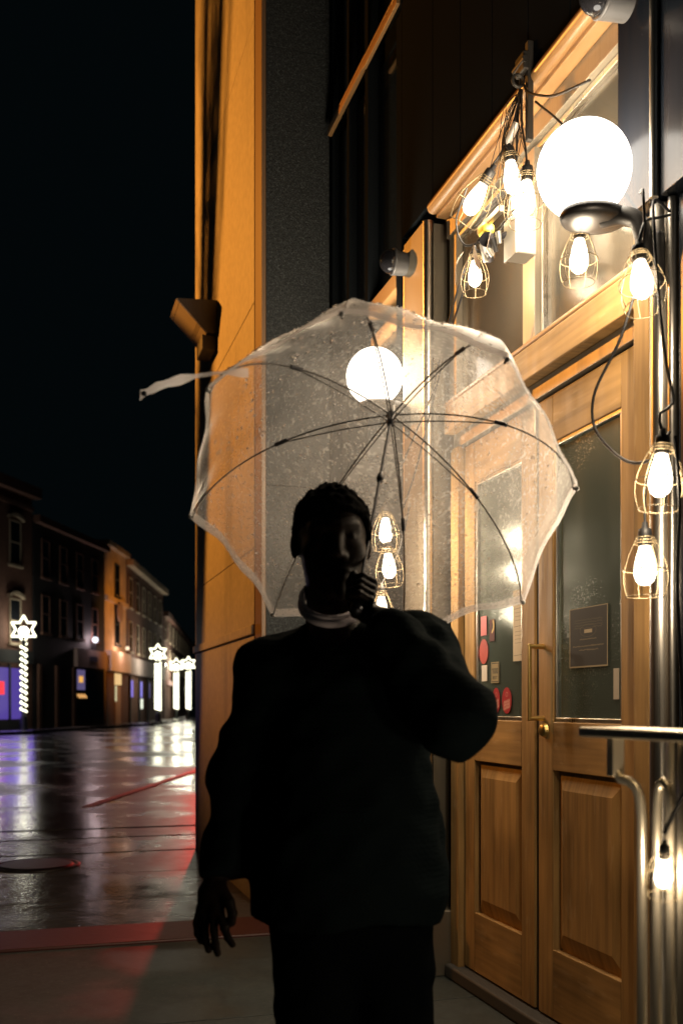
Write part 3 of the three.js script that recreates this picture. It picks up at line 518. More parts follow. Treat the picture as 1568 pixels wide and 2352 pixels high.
{ // traffic signal hidden behind the pier; its red shows on the wet ground
  const g = thing('traffic_signal', V(4.85, 0, 26.75), 'red traffic signal on a pole behind the stone pier', 'traffic light');
  const dm = mat([0.02, 0.02, 0.02], 0.5);
  obj('pole', rod(new THREE.Vector3(0, 0, 0), new THREE.Vector3(0, 3.9, 0), 0.07, 0.06, 12), dm, g);
  obj('head', new RoundedBoxGeometry(0.36, 1.05, 0.25, 2, 0.04).translate(0, 3.3, 0.16), dm, g);
  for (const [y, m] of [[3.62, glow([1, 0.06, 0.04], 14)], [3.3, mat([0.2, 0.12, 0.02], 0.2)], [2.98, mat([0.02, 0.12, 0.05], 0.2)]]) { obj('lens', new THREE.SphereGeometry(0.125, 20, 10).scale(1, 1, 0.3).translate(0, y, 0.29), m, g); obj('visor', new THREE.CylinderGeometry(0.145, 0.145, 0.2, 20, 1, true, Math.PI * 0.5 - 0.4, Math.PI + 0.8).rotateX(Math.PI / 2).translate(0, y, 0.38), dm, g); }
  g.rotation.y = 0.12;
  const l = new THREE.SpotLight(lin(1, 0.05, 0.035), 130, 0, 0.75, 0.6); l.position.set(0, 3.62, 0.5); l.target.position.set(-1.6, 0, 14); l.shadow.radius = 7; l.castShadow = true; g.add(l, l.target);
}

// ------------------------------------------------------------------ street beyond: houses
const hoodGeo = (w) => { const s = new THREE.Shape(); s.moveTo(-w / 2 - 0.16, 0); s.lineTo(-w / 2 - 0.16, 0.14); s.quadraticCurveTo(0, 0.5, w / 2 + 0.16, 0.14); s.lineTo(w / 2 + 0.16, 0); s.quadraticCurveTo(0, 0.3, -w / 2 - 0.16, 0); return new THREE.ExtrudeGeometry(s, { depth: 0.16, bevelEnabled: false }); };
function house(name, a, b, depth, h, wall, label, fn) {
  const dx = b[0] - a[0], dz = -(b[1] - a[1]), L = Math.hypot(dx, dz);
  const g = thing(name, V(a[0], 0, a[1]), label, 'building'); g.rotation.y = Math.atan2(-dz, dx);
  const bx = (n, x0, x1, y0, y1, z0, z1, m, p = g) => obj(n, boxUV(new THREE.BoxGeometry(x1 - x0, y1 - y0, z1 - z0).translate((x0 + x1) / 2, (y0 + y1) / 2, (z0 + z1) / 2)), m, p);
  bx('wall', 0, L - 0.02, -0.02, h, -depth, 0, wall);
  const win = (x, y, w, hh, hood, trim) => { const o = part('window', g); bx('pane', x - w / 2 + 0.08, x + w / 2 - 0.08, y + 0.08, y + hh - 0.08, -0.06, 0.025, M.farGlass, o); for (const [p, q, r, s] of [[x - w / 2, x - w / 2 + 0.08, y, y + hh], [x + w / 2 - 0.08, x + w / 2, y, y + hh], [x - w / 2 + 0.08, x + w / 2 - 0.08, y + hh - 0.08, y + hh], [x - w / 2 + 0.08, x + w / 2 - 0.08, y + hh / 2 - 0.03, y + hh / 2 + 0.03]]) bx('frame', p, q, r, s, 0.001, 0.06, trim, o); bx('sill', x - w / 2 - 0.1, x + w / 2 + 0.1, y - 0.12, y, 0.001, 0.14, trim, o); if (hood) obj('hood', hoodGeo(w).translate(x, y + hh + 0.02, 0.002), trim, o); };
  fn({ g, bx, win, L, h });
  return g;
}
const trimC = mat([0.42, 0.34, 0.25], 0.8), violet = glow([0.26, 0.16, 0.95], 0.32), pinkTrim = mat([0.5, 0.4, 0.38], 0.8);
const rectLight = (g, x, y, z, w, h, c, k) => { const l = new THREE.RectAreaLight(lin(...c), k, w, h); l.position.set(x, y, z); l.rotation.y = Math.PI; g.add(l); };
house('brick_house', [-6.2, 41.5], [-0.306, 52.225], 12, 11.8, M.brick, 'dark brick house with arched window hoods at the left edge', ({ g, bx, win, L, h }) => {
  for (const y of [3.9, 7.6]) for (let i = 0; i < 5; i++) win(1.2 + i * 2.35, y + 0.3, 1.05, 2.1, true, trimC);
  bx('cornice', -0.2, L + 0.05, h - 0.5, h, 0.001, 0.5, M.brick); bx('frieze', 0, L - 0.03, h - 1.1, h - 0.9, 0.001, 0.12, M.brick);
  for (let i = 0; i < 3; i++) { const x = 3.4 + 2.75 * i, w = part('shop_window', g); bx('glazing', x, x + 2.2, 0.6, 3.0, 0.002, 0.05, violet, w); for (const p of [x - 0.14, x + 1.06, x + 2.2]) bx('post', p, p + 0.12, 0.4, 3.2, 0.002, 0.12, M.farDark, w); bx('bulkhead', x - 0.1, x + 2.3, 0, 0.55, 0.002, 0.12, M.farDark, w); }
  rectLight(g, 8.5, 1.8, 0.2, 7, 2.2, [0.3, 0.18, 1], 1.1);
  bx('fascia', 3, L - 0.1, 3.25, 3.85, 0.002, 0.15, M.farDark);
  bx('red_sign', 8.9, 9.35, 1.75, 2.35, 0.14, 0.2, glow([1, 0.03, 0.05], 1.2));
});
house('dark_shop_house', [-0.25, 52.4], [3.673, 61.477], 12, 10.6, M.farDark, 'very dark house with a pale shop sign board', ({ g, bx, win, L, h }) => {
  for (const y of [4.9, 7.7]) for (let i = 0; i < 4; i++) win(1.4 + i * 2.3, y, 1.0, 1.9, false, M.brick);
  bx('cornice', -0.02, L + 0.02, h - 0.35, h, 0.001, 0.35, M.brick);
  bx('sign_board', 5.2, L - 0.15, 3.35, 4.35, 0.002, 0.22, mat([0.62, 0.44, 0.42], 0.7)); bx('sign_lettering', 7.0, 8.2, 3.7, 4.0, 0.221, 0.24, mat([0.12, 0.11, 0.2], 0.7));
  const l = part('sign_lamp', g); bx('bracket', 7.7, 7.78, 4.35, 4.75, 0.05, 0.3, M.farDark, l); obj('bulb', new THREE.SphereGeometry(0.17, 14, 10).translate(7.74, 4.95, 0.25), glow([0.85, 0.9, 1], 2), l); lamp(g, new THREE.Vector3(7.74, 4.95, 0.25), [1, 0.72, 0.74], 7, 0.15);
  bx('shop_glass', 5.4, 9.6, 0.5, 3.25, 0.002, 0.06, M.farGlass); bx('lit_display', 5.5, 6.6, 2.1, 3.2, 0.062, 0.09, glow([0.45, 0.36, 0.8], 0.22)); bx('lit_ornament', 5.7, 6.2, 2.5, 2.85, 0.092, 0.14, glow([1, 0.5, 0.1], 0.9));
  for (let i = 0; i < 6; i++) bx('string_bulb', 5.5 + i * 0.22, 5.62 + i * 0.22, 1.75 - 0.1 * (i % 2), 1.87 - 0.1 * (i % 2), 0.08, 0.15, glow([1, 0.5, 0.16], 0.9));
  for (const x of [0.4, 2.6, 4.9]) bx('pillar', x, x + 0.35, 0, 3.3, 0.002, 0.12, M.brick);
});
house('pale_corner_house', [3.70, 61.55], [5.387, 67.227], 9, 11.0, M.stucco, 'narrow pale house front lit warm above a bright shop door', ({ g, bx, win, L, h }) => {
  win(3.2, 5.0, 1.3, 2.5, false, M.farDark); win(3.2, 8.0, 1.3, 2.0, false, M.farDark);
  bx('cornice', -0.05, L + 0.02, h - 0.3, h, 0.001, 0.3, M.stucco); bx('band', 0, L - 0.03, 7.45, 7.75, 0.001, 0.18, M.stucco);
  obj('round_sign', new THREE.CylinderGeometry(0.62, 0.62, 0.12, 24).rotateX(Math.PI / 2).translate(3.0, 7.0, 0.25), mat([0.3, 0.22, 0.2], 0.7), g);
  bx('sign_board', 0.2, L - 0.1, 3.3, 4.5, 0.002, 0.35, mat([0.78, 0.62, 0.54], 0.7)); obj('added_sign_bulb', new THREE.SphereGeometry(0.12, 12, 8).translate(2.8, 4.75, 0.75), glow([1, 0.75, 0.5], 1.5), g); lamp(g, new THREE.Vector3(2.8, 4.75, 0.75), [1, 0.62, 0.45], 5, 0.1);  // bulb and its light added to brighten the sign board
  bx('shopfront', 0.2, L - 0.2, 0, 3.25, 0.002, 0.06, M.brick); bx('door', 2.4, 3.9, 0.1, 2.4, 0.062, 0.1, mat([0.42, 0.3, 0.24], 0.7)); bx('lit_transom', 2.3, 4.1, 2.5, 3.2, 0.062, 0.1, glow([1, 0.62, 0.25], 0.8)); bx('lit_edge', 2.3, 2.6, 1.5, 2.45, 0.102, 0.14, glow([0.9, 0.8, 0.45], 0.7));
});
house('long_brick_terrace', [5.42, 67.3], [9.77, 84.701], 9, 10.7, M.brick, 'dim brick terrace running back behind the second star post', ({ g, bx, win, L, h }) => {
  for (const y of [4.8, 7.7]) for (let i = 0; i < 6; i++) win(1.5 + i * 2.9, y, 1.2, 2.0, false, trimC);
  bx('cornice', -0.02, L, h - 0.4, h, 0.001, 0.45, M.stucco); bx('sign_band', 0.1, L - 0.1, 3.3, 4.4, 0.002, 0.2, pinkTrim);
  for (const [x, c, k] of [[1.0, [0.3, 0.2, 1], 0.7], [5.0, [0.35, 0.3, 1], 0.9], [9, [0.2, 0.15, 0.6], 0.2]]) { bx('lit_window', x, x + 1.3, 1.8, 2.9, 0.002, 0.06, glow(c, k)); bx('window_post', x - 0.2, x - 0.02, 0, 3.2, 0.002, 0.14, M.farDark); }
  bx('lit_lantern', 5.0, 6.4, 1.0, 1.7, 0.002, 0.1, glow([0.9, 0.95, 0.75], 1.1));
  rectLight(g, 4.2, 2.2, 0.2, 6, 1.4, [0.4, 0.3, 1], 0.9);
});
house('far_terrace', [9.85, 84.9], [18.569, 130.067], 9, 9.0, M.brick, 'farthest dim terrace between the star posts and the pier', ({ g, bx, win, L, h }) => {
  for (const y of [4.4, 6.8]) for (let i = 0; i < 9; i++) win(2 + i * 4.7, y, 1.4, 1.7, false, trimC);
  bx('cornice', -0.02, L, h - 0.4, h, 0.001, 0.4, M.brick); bx('lit_sign', 3, 9, 3.0, 3.4, 0.1, 0.2, glow([1, 0.6, 0.45], 0.7));
});

// ------------------------------------------------------------------ umbrella
const U = thing('umbrella', null, 'clear domed plastic umbrella wet with rain, held over the man\'s shoulder', 'umbrella');
{
  const a = new THREE.Vector3(0.31870848, 0.71520803, -0.62201477).normalize(), u = new THREE.Vector3(0.88997628, 0, 0.45600683).normalize(), v = u.clone().cross(a), apex = new THREE.Vector3(0.885, 2.0115, -2.5321);
  U.quaternion.setFromRotationMatrix(new THREE.Matrix4().makeBasis(u, a, v)); U.position.copy(apex).addScaledVector(a, -0.9); U.updateMatrixWorld(true);
  const R = 0.46, H = 0.4, SM = Math.PI * 0.5, PH = 3.18328;
  const rib = (k, s) => { const g = SM * s, an = PH - k * Math.PI / 4; return new THREE.Vector3(R * Math.sin(g) * Math.cos(an), 0.9 - H * (1 - Math.cos(g)), R * Math.sin(g) * Math.sin(an)); };
  const skin = (k, s, w) => { // w -1..1 across the panel between rib k and k + 1
    const d = w * Math.PI / 8, flat = Math.cos(Math.PI / 8) / Math.cos(d), sag = mix(1, flat, 0.75 + 0.25 * s), sc = s * (1 - 0.055 * (1 - w * w) * s * s), g = SM * sc, an = PH - (k + 0.5 + w / 2) * Math.PI / 4, wob = 1 + 0.012 * Math.sin(9 * s + 5 * w + k * 1.7) * s * (1 - w * w);
    return new THREE.Vector3(R * Math.sin(g) * sag * wob * Math.cos(an), 0.9 - H * (1 - Math.cos(g)) + 0.004 * Math.sin(7 * w + 11 * s + k) * s, R * Math.sin(g) * sag * wob * Math.sin(an));
  };
  const film = mat([0.98, 0.95, 0.92], 0.63, { transmission: 0.985, thickness: 0, ior: 1.38, roughnessMap: T.film, specularIntensity: 0.8, side: THREE.DoubleSide });
  const hemM = mat([0.95, 0.92, 0.93], 0.8, { transmission: 0.92, thickness: 0, ior: 1.4, side: THREE.DoubleSide });
  const grid = (k, s0, s1, ns, nw, out = 0) => {
    const pos = [], uv = [], idx = [];
    for (let i = 0; i <= ns; i++) for (let j = 0; j <= nw; j++) { const s = mix(s0, s1, i / ns), w = -1 + 2 * j / nw, p = skin(k, s, w); if (out) p.add(new THREE.Vector3(p.x, (p.y - 0.5) * 0.3, p.z).normalize().multiplyScalar(out)); pos.push(p.x, p.y, p.z); uv.push(s * 0.7 + k * 0.37, w * 0.18 * s + k * 0.11); }
    for (let i = 0; i < ns; i++) for (let j = 0; j < nw; j++) { const q = i * (nw + 1) + j; idx.push(q, q + nw + 1, q + 1, q + 1, q + nw + 1, q + nw + 2); }
    const g = new THREE.BufferGeometry(); g.setAttribute('position', new THREE.Float32BufferAttribute(pos, 3)); g.setAttribute('uv', new THREE.Float32BufferAttribute(uv, 2)); g.setIndex(idx); g.computeVertexNormals(); return g;
  };
  for (let k = 0; k < 8; k++) { const p = obj('canopy_panel', grid(k, 0.02, 1, 18, 12), film, U); obj('hem', grid(k, 0.955, 1.005, 2, 12, 0.0025), hemM, p); }
  const dark = mat([0.02, 0.02, 0.025], 0.35, { metalness: 0.6 }), grey = mat([0.05, 0.045, 0.042], 0.35, { metalness: 0.3 });
  for (let k = 0; k < 8; k++) {
    const pts = []; for (let i = 0; i <= 12; i++) { const p = rib(k, 0.015 + 0.985 * i / 12); p.multiplyScalar(1); p.x *= 0.985; p.z *= 0.985; p.y -= 0.004; pts.push(p); }
    const r = obj('rib', tube(pts, 0.0022, 40, 6), grey, U);
    const e = rib(k, 0.42); obj('stretcher', tube([new THREE.Vector3(0, 0.862, 0), e.clone().multiplyScalar(0.5).setY(mix(0.862, e.y, 0.42)), e.clone().setY(e.y - 0.009)], 0.0018, 12, 5), grey, r);
    obj('clip', rod(rib(k, 0.40).setY(rib(k, 0.40).y - 0.006), rib(k, 0.45).setY(rib(k, 0.45).y - 0.006), 0.0055, 0.0055, 8), dark, r);
    obj('tip', new THREE.SphereGeometry(0.006, 10, 8).translate(...rib(k, 1.0).toArray()), mat([0.75, 0.72, 0.7], 0.4), r);
  }
  obj('shaft', rod(new THREE.Vector3(0, 0.16, 0), new THREE.Vector3(0, 0.93, 0), 0.0042, 0.0042, 10), dark, U);
  obj('hub', lathe([[0, 0.85], [0.008, 0.85], [0.011, 0.866], [0.009, 0.88], [0.013, 0.893], [0.008, 0.915], [0.005, 0.945], [0, 0.945]], 16), dark, U);
  obj('runner', lathe([[0, 0.59], [0.0075, 0.592], [0.0095, 0.604], [0.0075, 0.618], [0.006, 0.625], [0, 0.625]], 14), dark, U);
  obj('handle', lathe([[0, 0.105], [0.010, 0.107], [0.0135, 0.115], [0.0125, 0.14], [0.0115, 0.19], [0.007, 0.205], [0, 0.206]], 16), dark, U);
  // loose strap streaming to the left
  const inv = U.matrixWorld.clone().invert(), sp = [V(0.430, 1.962, 2.157), V(0.36, 1.957, 2.165), V(0.30, 1.945, 2.18), V(0.24, 1.925, 2.19), V(0.205, 1.905, 2.195)].map((p) => p.applyMatrix4(inv));
  const c = new THREE.CatmullRomCurve3(sp), pos = [], idx = [], wd = new THREE.Vector3(0, 1, 0).transformDirection(inv);
  for (let i = 0; i <= 20; i++) { const p = c.getPoint(i / 20), f = 0.010 + 0.002 * Math.sin(i * 1.3), tw = wd.clone().applyAxisAngle(c.getTangent(i / 20), 0.9 * Math.sin(i * 0.28)); for (const s of [-1, 1]) pos.push(...p.clone().addScaledVector(tw, s * f).toArray()); if (i) { const q = 2 * i; idx.push(q - 2, q - 1, q, q - 1, q + 1, q); } }
  const sg = new THREE.BufferGeometry(); sg.setAttribute('position', new THREE.Float32BufferAttribute(pos, 3)); sg.setAttribute('uv', new THREE.Float32BufferAttribute(new Array(pos.length / 3 * 2).fill(0.3), 2)); sg.setIndex(idx); sg.computeVertexNormals();
  const strap = obj('strap', sg, hemM, U); obj('snap', new THREE.SphereGeometry(0.006, 10, 8).translate(...c.getPoint(0.94).toArray()), dark, strap);
  // rain drops clinging to the film
  const n = 2600, dropM = mat([1, 1, 1], 0.02, { transmission: 1, thickness: 0.003, ior: 1.33 }), drops = new THREE.InstancedMesh(new THREE.IcosahedronGeometry(1, 2), dropM, n), m4 = new THREE.Matrix4(), q = new THREE.Quaternion();
  for (let i = 0; i < n; i++) {
    const big = i < 170, k = big ? [1, 1, 0, 2, 3][Math.floor(rnd() * 5)] : Math.floor(rnd() * 8), s = big ? 0.45 + 0.36 * rnd() : Math.sqrt(0.02 + 0.95 * rnd()), w = -0.95 + 1.9 * rnd(), p = skin(k, s, w), e = skin(k, Math.min(1, s + 0.01), w).sub(p), f = skin(k, s, w + 0.01).sub(p), nn = e.cross(f).normalize(); if (nn.dot(new THREE.Vector3(p.x, p.y - 0.5, p.z)) < 0) nn.negate();
    q.setFromUnitVectors(new THREE.Vector3(0, 1, 0), nn); const z = big ? 0.002 + 0.0025 * rnd() : 0.0009 + 0.0024 * Math.pow(rnd(), 3.5);
    drops.setMatrixAt(i, m4.compose(p.addScaledVector(nn, z * 0.45 + 0.0005), q, new THREE.Vector3(z * (0.8 + 0.4 * rnd()), z * 0.5, z * (0.8 + 0.7 * rnd()))));
  }
  drops.name = 'rain_drops'; drops.userData.kind = 'stuff'; drops.castShadow = true; U.add(drops);
}

// ------------------------------------------------------------------ the man
function surfaceNet(f, lo, hi, cell) {                     // smooth mesh where f = 0
  const n = [0, 1, 2].map((i) => Math.ceil((hi[i] - lo[i]) / cell) + 1), [nx, ny, nz] = n, val = new Float32Array(nx * ny * nz), at = (i, j, k) => (k * ny + j) * nx + i;
  for (let k = 0; k < nz; k++) for (let j = 0; j < ny; j++) for (let i = 0; i < nx; i++) val[at(i, j, k)] = f(lo[0] + i * cell, lo[1] + j * cell, lo[2] + k * cell);
  const id = new Int32Array(nx * ny * nz).fill(-1), pos = [], idx = [];
  for (let k = 0; k < nz - 1; k++) for (let j = 0; j < ny - 1; j++) for (let i = 0; i < nx - 1; i++) {
    let c = 0, x = 0, y = 0, z = 0, mask = 0; const g = [];
    for (let b = 0; b < 8; b++) { const v = val[at(i + (b & 1), j + ((b >> 1) & 1), k + (b >> 2))]; g.push(v); if (v < 0) mask |= 1 << b; }
    if (mask === 0 || mask === 255) continue;
    for (let b = 0; b < 8; b++) for (const e of [1, 2, 4]) if (!(b & e)) { const d = b | e; if ((g[b] < 0) !== (g[d] < 0)) { const t = g[b] / (g[b] - g[d]); x += (b & 1) + (e === 1 ? t : 0); y += ((b >> 1) & 1) + (e === 2 ? t : 0); z += (b >> 2) + (e === 4 ? t : 0); c++; } }
    id[at(i, j, k)] = pos.length / 3; pos.push(lo[0] + (i + x / c) * cell, lo[1] + (j + y / c) * cell, lo[2] + (k + z / c) * cell);
  }
  for (let k = 1; k < nz - 1; k++) for (let j = 1; j < ny - 1; j++) for (let i = 1; i < nx - 1; i++) {
    const a = val[at(i, j, k)] < 0;
    const face = (o, p, q, r, s) => { const [A, Bq, C, D] = [p, q, r, s].map((t) => id[t]); if (A < 0 || Bq < 0 || C < 0 || D < 0) return; if (o) idx.push(A, Bq, C, A, C, D); else idx.push(A, C, Bq, A, D, C); };
    if (a !== val[at(i + 1, j, k)] < 0) face(a, at(i, j - 1, k - 1), at(i, j, k - 1), at(i, j, k), at(i, j - 1, k));
    if (a !== val[at(i, j + 1, k)] < 0) face(a, at(i - 1, j, k - 1), at(i - 1, j, k), at(i, j, k), at(i, j, k - 1));
    if (a !== val[at(i, j, k + 1)] < 0) face(a, at(i - 1, j - 1, k), at(i, j - 1, k), at(i, j, k), at(i - 1, j, k));
  }
  const g = new THREE.BufferGeometry(); g.setAttribute('position', new THREE.Float32BufferAttribute(pos, 3)); g.setIndex(idx); g.computeVertexNormals();
  const uv = []; for (let i = 0; i < pos.length; i += 3) uv.push(pos[i] + pos[i + 2] * 0.8, pos[i + 1]); g.setAttribute('uv', new THREE.Float32BufferAttribute(uv, 2));
  return g;
}
const smin = (a, b, k) => { const h = Math.max(k - Math.abs(a - b), 0) / k; return Math.min(a, b) - h * h * k / 4; };
const cap = (x, y, z, a, b, ra, rb, sz = 1) => { const bx = b[0] - a[0], by = b[1] - a[1], bz = (b[2] - a[2]) * sz, px = x - a[0], py = y - a[1], pz = (z - a[2]) * sz, t = clamp((px * bx + py * by + pz * bz) / (bx * bx + by * by + bz * bz + 1e-9), 0, 1); return Math.hypot(px - t * bx, py - t * by, pz - t * bz) - mix(ra, rb, t); };
const ell = (x, y, z, c, r) => { const k = Math.hypot((x - c[0]) / r[0], (y - c[1]) / r[1], (z - c[2]) / r[2]); return (k - 1) * Math.min(...r); };
const n3 = (x, y, z, s) => { const q = (u, v, w) => vnoise(u, v, 997, 991, s + Math.floor(w)), w = z - Math.floor(z), e = w * w * (3 - 2 * w); return mix(q(x + 400, y + 400, z), q(x + 400, y + 400, z + 1), e) - 0.5; };
{
  const P = thing('person', V(0.6514, 0, 2.2058), 'man in a dark sweater walking towards the camera under the clear umbrella', 'person'); P.rotation.y = -TURN;
  const J = { shL: [-0.15, 1.325, -0.02], elL: [-0.230, 1.085, -0.035], wrL: [-0.272, 0.875, 0.045], shR: [0.168, 1.372, 0.0], elR: [0.238, 1.222, 0.155], wrR: [0.093, 1.425, 0.142] };
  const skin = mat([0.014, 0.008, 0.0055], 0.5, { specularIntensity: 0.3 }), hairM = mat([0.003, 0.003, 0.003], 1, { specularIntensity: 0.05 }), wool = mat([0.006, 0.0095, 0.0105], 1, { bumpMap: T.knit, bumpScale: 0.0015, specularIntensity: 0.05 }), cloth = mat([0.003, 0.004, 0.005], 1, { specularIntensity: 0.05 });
  // body under the clothes
  const bodyF = (x, y, z) => {
    let d = cap(x, y, z, [0.015, 1.26, -0.02], [0.015, 0.92, -0.01], 0.135, 0.13, 1.3);
    d = smin(d, cap(x, y, z, [-0.02, 1.50, -0.02], [-0.019, 1.34, -0.03], 0.053, 0.065), 0.06);
    for (const [s, e, w] of [['shL', 'elL', 'wrL'], ['shR', 'elR', 'wrR']]) { d = smin(d, cap(x, y, z, J[s], J[e], 0.052, 0.04), 0.04); d = smin(d, cap(x, y, z, J[e], J[w], 0.04, 0.027), 0.02); d = smin(d, cap(x, y, z, [-0.01, 1.36, -0.02], J[s], 0.05, 0.05), 0.05); }
    for (const [h, k, f] of [[[-0.065, 0.86, -0.01], [-0.058, 0.47, 0.05], [-0.06, 0.09, -0.02]], [[0.11, 0.86, -0.01], [0.122, 0.47, 0.02], [0.125, 0.09, -0.10]]]) { d = smin(d, cap(x, y, z, h, k, 0.078, 0.05), 0.04); d = smin(d, cap(x, y, z, k, f, 0.05, 0.035), 0.02); }
    return d;
  };
  const c = [-0.022, 1.632, -0.008], turn = 0.12, headF = (X, y, Z) => {
    const dx = X - c[0], dz = Z - c[2], x = dx * Math.cos(turn) - dz * Math.sin(turn), z = dx * Math.sin(turn) + dz * Math.cos(turn), s = Math.abs(x);
    let d = ell(x, y, z, [0, 1.634, -0.004], [0.077, 0.094, 0.096]);
    d = smin(d, ell(x, y, z, [0, 1.55, 0.034], [0.056, 0.068, 0.058]), 0.05);
    d = smin(d, ell(s, y, z, [0.04, 1.59, 0.06], [0.022, 0.018, 0.02]), 0.03);              // cheek
    d = smin(d, cap(s, y, z, [0.006, 1.637, 0.09], [0.045, 1.64, 0.07], 0.010, 0.009), 0.02); // brow
    d = Math.max(d, -ell(s, y, z, [0.032, 1.620, 0.098], [0.017, 0.009, 0.012]));            // eye hollow
    d = Math.min(d, ell(s, y, z, [0.032, 1.619, 0.077], [0.0135, 0.0115, 0.0135]));
    d = smin(d, cap(x, y, z, [0, 1.628, 0.092], [0, 1.578, 0.110], 0.008, 0.0125), 0.014);
    d = smin(d, ell(s, y, z, [0.013, 1.575, 0.097], [0.010, 0.009, 0.012]), 0.008);
    d = smin(d, ell(x, y, z, [0, 1.543, 0.089], [0.026, 0.007, 0.010]), 0.008); d = smin(d, ell(x, y, z, [0, 1.530, 0.088], [0.022, 0.008, 0.010]), 0.006);
    d = smin(d, ell(x, y, z, [0, 1.496, 0.076], [0.02, 0.014, 0.016]), 0.03);
    d = smin(d, ell(s, y, z, [0.083, 1.612, -0.012], [0.010, 0.032, 0.019]), 0.008);
    d = smin(d, cap(x, y, z, [0, 1.56, -0.018], [0.002, 1.43, -0.022], 0.053, 0.06), 0.03);
    return d;
  };
  // hanging hand
  const chain = (x, y, z, pts, r0, r1) => { let d = 1; for (let i = 0; i < pts.length - 1; i++) d = smin(d, cap(x, y, z, pts[i], pts[i + 1], mix(r0, r1, i / (pts.length - 1)), mix(r0, r1, (i + 1) / (pts.length - 1))), 0.003); return d; };
  const hangF = (x, y, z) => {
    let d = cap(x, y, z, [-0.272, 0.90, 0.038], [-0.279, 0.845, 0.062], 0.025, 0.026); d = smin(d, cap(x, y, z, [-0.268, 0.838, 0.068], [-0.272, 0.80, 0.078], 0.019, 0.017), 0.015); d = smin(d, cap(x, y, z, [-0.295, 0.838, 0.06], [-0.300, 0.805, 0.066], 0.018, 0.016), 0.02);
    const fs = [[[-0.309, 0.805, 0.062], [-0.316, 0.775, 0.066], [-0.312, 0.754, 0.078], [-0.303, 0.741, 0.09]], [[-0.293, 0.80, 0.070], [-0.297, 0.766, 0.078], [-0.292, 0.742, 0.092], [-0.285, 0.724, 0.102]], [[-0.277, 0.80, 0.078], [-0.275, 0.764, 0.092], [-0.27, 0.738, 0.103], [-0.265, 0.718, 0.108]], [[-0.263, 0.802, 0.084], [-0.252, 0.772, 0.10], [-0.243, 0.752, 0.107], [-0.233, 0.738, 0.11]]];
    fs.forEach((p, i) => { d = smin(d, chain(x, y, z, p, 0.0098 - 0.0008 * (i === 0), 0.0075), 0.006); });
    return smin(d, chain(x, y, z, [[-0.262, 0.852, 0.075], [-0.242, 0.826, 0.092], [-0.234, 0.802, 0.098], [-0.236, 0.782, 0.096]], 0.0135, 0.009), 0.01);
  };
  // hand closed on the umbrella handle
  const ax = new THREE.Vector3(0.12949, 0.71521, -0.68681), gc = new THREE.Vector3(0.0375, 1.49, 0.122), w0 = new THREE.Vector3(...J.wrR), e1 = w0.clone().sub(gc); e1.addScaledVector(ax, -e1.dot(ax)).normalize(); let e2 = ax.clone().cross(e1); if (e2.z < 0) e2.negate();
  const on = (k, deg, r) => { const a = deg * Math.PI / 180; return gc.clone().addScaledVector(ax, k).addScaledVector(e1, r * Math.cos(a)).addScaledVector(e2, r * Math.sin(a)).toArray(); };
  const grip = [0.03, 0.010, -0.010, -0.029].map((k, i) => [on(k, -35, 0.034), on(k + 0.001, 35, 0.0285), on(k, 105, 0.0215), on(k - 0.001, 175, 0.0212), on(k, 235, 0.0205)].slice(0, i === 3 ? 4 : 5));
  const thumb = [on(-0.02, -70, 0.04), on(0.012, -105, 0.030), on(0.032, -150, 0.0225), on(0.042, -195, 0.0215)];
  const gripF = (x, y, z) => {
    let d = cap(x, y, z, [mix(J.wrR[0], J.elR[0], 0.12), mix(J.wrR[1], J.elR[1], 0.12), mix(J.wrR[2], J.elR[2], 0.12)], J.wrR, 0.028, 0.027); d = smin(d, cap(x, y, z, J.wrR, on(-0.02, -30, 0.042), 0.025, 0.022), 0.02);
    d = smin(d, cap(x, y, z, on(0.028, -38, 0.036), on(-0.028, -38, 0.036), 0.0165, 0.0165), 0.018);
    grip.forEach((p, i) => { d = smin(d, chain(x, y, z, p, i === 3 ? 0.0088 : 0.0098, 0.0078), 0.005); });
    return smin(d, chain(x, y, z, thumb, 0.0135, 0.0092), 0.008);
  };
  const cat = (gs) => mergeGeometries(gs);
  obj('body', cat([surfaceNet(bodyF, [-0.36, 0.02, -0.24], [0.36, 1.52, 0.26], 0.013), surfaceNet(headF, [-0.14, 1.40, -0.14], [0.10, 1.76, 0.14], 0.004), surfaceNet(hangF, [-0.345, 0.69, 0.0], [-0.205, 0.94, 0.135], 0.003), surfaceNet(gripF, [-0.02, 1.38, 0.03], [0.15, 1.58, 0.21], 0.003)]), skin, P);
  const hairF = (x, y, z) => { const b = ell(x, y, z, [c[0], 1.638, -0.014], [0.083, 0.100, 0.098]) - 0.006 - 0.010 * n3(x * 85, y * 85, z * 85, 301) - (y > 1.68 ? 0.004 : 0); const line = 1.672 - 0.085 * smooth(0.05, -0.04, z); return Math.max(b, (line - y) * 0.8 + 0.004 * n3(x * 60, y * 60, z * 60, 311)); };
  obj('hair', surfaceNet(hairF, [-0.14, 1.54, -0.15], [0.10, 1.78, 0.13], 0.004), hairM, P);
  const fold = (x, y, z) => 0.019 * n3(x * 8 + y * 3, y * 13, z * 9, 401) + 0.016 * n3(x * 20 - y * 8, y * 26, z * 24, 411);
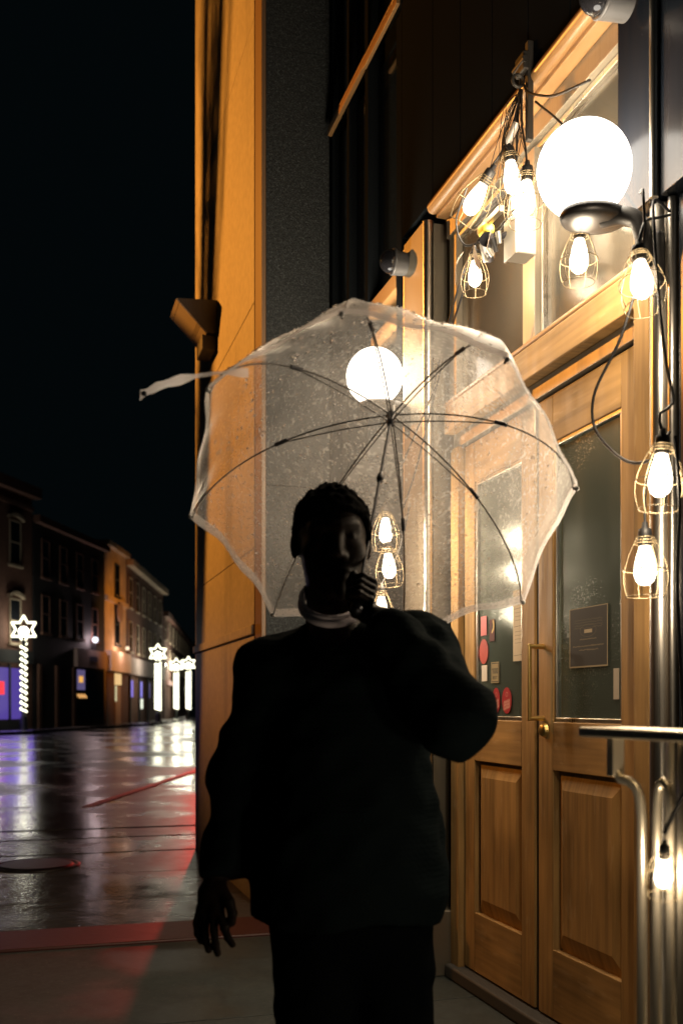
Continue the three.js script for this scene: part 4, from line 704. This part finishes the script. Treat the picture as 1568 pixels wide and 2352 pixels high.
  const sweaterF = (x, y, z) => {
    let d = cap(x, y, z, [0.015, 1.25, -0.015], [0.016, 0.84, 0.0], 0.178, 0.226, 1.36);
    d = smin(d, cap(x, y, z, [-0.035, 1.385, -0.025], J.shL, 0.06, 0.076), 0.06); d = smin(d, cap(x, y, z, [0.0, 1.385, -0.025], J.shR, 0.06, 0.078), 0.06);
    d = smin(d, cap(x, y, z, J.shL, J.elL, 0.078, 0.062), 0.05); d = smin(d, cap(x, y, z, J.elL, [-0.270, 0.885, 0.04], 0.062, 0.047), 0.03);
    d = smin(d, cap(x, y, z, J.shR, J.elR, 0.086, 0.080), 0.05); d = smin(d, cap(x, y, z, J.elR, [0.108, 1.402, 0.143], 0.08, 0.052), 0.04);
    d += fold(x, y, z);
    d = Math.max(d, 0.775 + 0.01 * Math.sin(x * 20) - y - (x < -0.215 ? 1 : 0));
    d = Math.max(d, -cap(x, y, z, [-0.02, 1.62, 0.02], [-0.02, 1.40, 0.012], 0.068, 0.062));   // neck opening
    const cl = (x + 0.270) * -0.05 + (y - 0.868) * 0.95 + (z - 0.045) * -0.3; if (x < -0.2) d = Math.max(d, -cl);  // cuff
    return d;
  };
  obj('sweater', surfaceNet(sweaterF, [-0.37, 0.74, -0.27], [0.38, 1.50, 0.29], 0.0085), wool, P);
  const trouserF = (x, y, z) => {
    let d = cap(x, y, z, [0.02, 0.93, -0.005], [0.02, 0.80, -0.005], 0.17, 0.175, 1.35);
    for (const [h, k, f] of [[[-0.058, 0.80, -0.005], [-0.06, 0.47, 0.05], [-0.06, 0.06, -0.02]], [[0.11, 0.80, -0.005], [0.122, 0.47, 0.02], [0.125, 0.06, -0.10]]]) { d = smin(d, cap(x, y, z, h, k, 0.098, 0.088), 0.04); d = smin(d, cap(x, y, z, k, f, 0.088, 0.075), 0.03); }
    return Math.max(d + 0.6 * fold(x, y, z), 0.055 - y);
  };
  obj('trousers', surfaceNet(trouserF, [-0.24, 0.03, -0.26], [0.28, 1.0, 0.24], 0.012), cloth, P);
  for (const [x, z] of [[-0.06, 0.03], [0.127, -0.05]]) obj('shoe', surfaceNet((a, b, q) => Math.max(smin(cap(a, b, q, [x, 0.045, z - 0.06], [x, 0.035, z + 0.13], 0.045, 0.038), cap(a, b, q, [x, 0.06, z - 0.06], [x, 0.10, z - 0.06], 0.045, 0.045), 0.03), 0.002 - b), [x - 0.07, -0.01, z - 0.13], [x + 0.07, 0.16, z + 0.2], 0.01), M.rubber, P);
  // pale collar showing at the neck
  const ring = []; for (let i = 0; i < 28; i++) { const a = i / 28 * Math.PI * 2; ring.push(new THREE.Vector3(-0.021 + 0.069 * Math.sin(a), 1.478 - 0.052 * Math.cos(a), 0.006 + 0.075 * Math.cos(a))); }
  const band = (ring2, r) => { const g = new THREE.TubeGeometry(new THREE.CatmullRomCurve3(ring2, true), 72, r, 10, true); return g; };
  obj('collar', [band(ring, 0.0085), band(ring.map((p) => p.clone().add(new THREE.Vector3(0, 0.013, -0.002))), 0.0065)], mat([0.78, 0.68, 0.72], 0.8), P);
}
renderer.render(scene, camera);
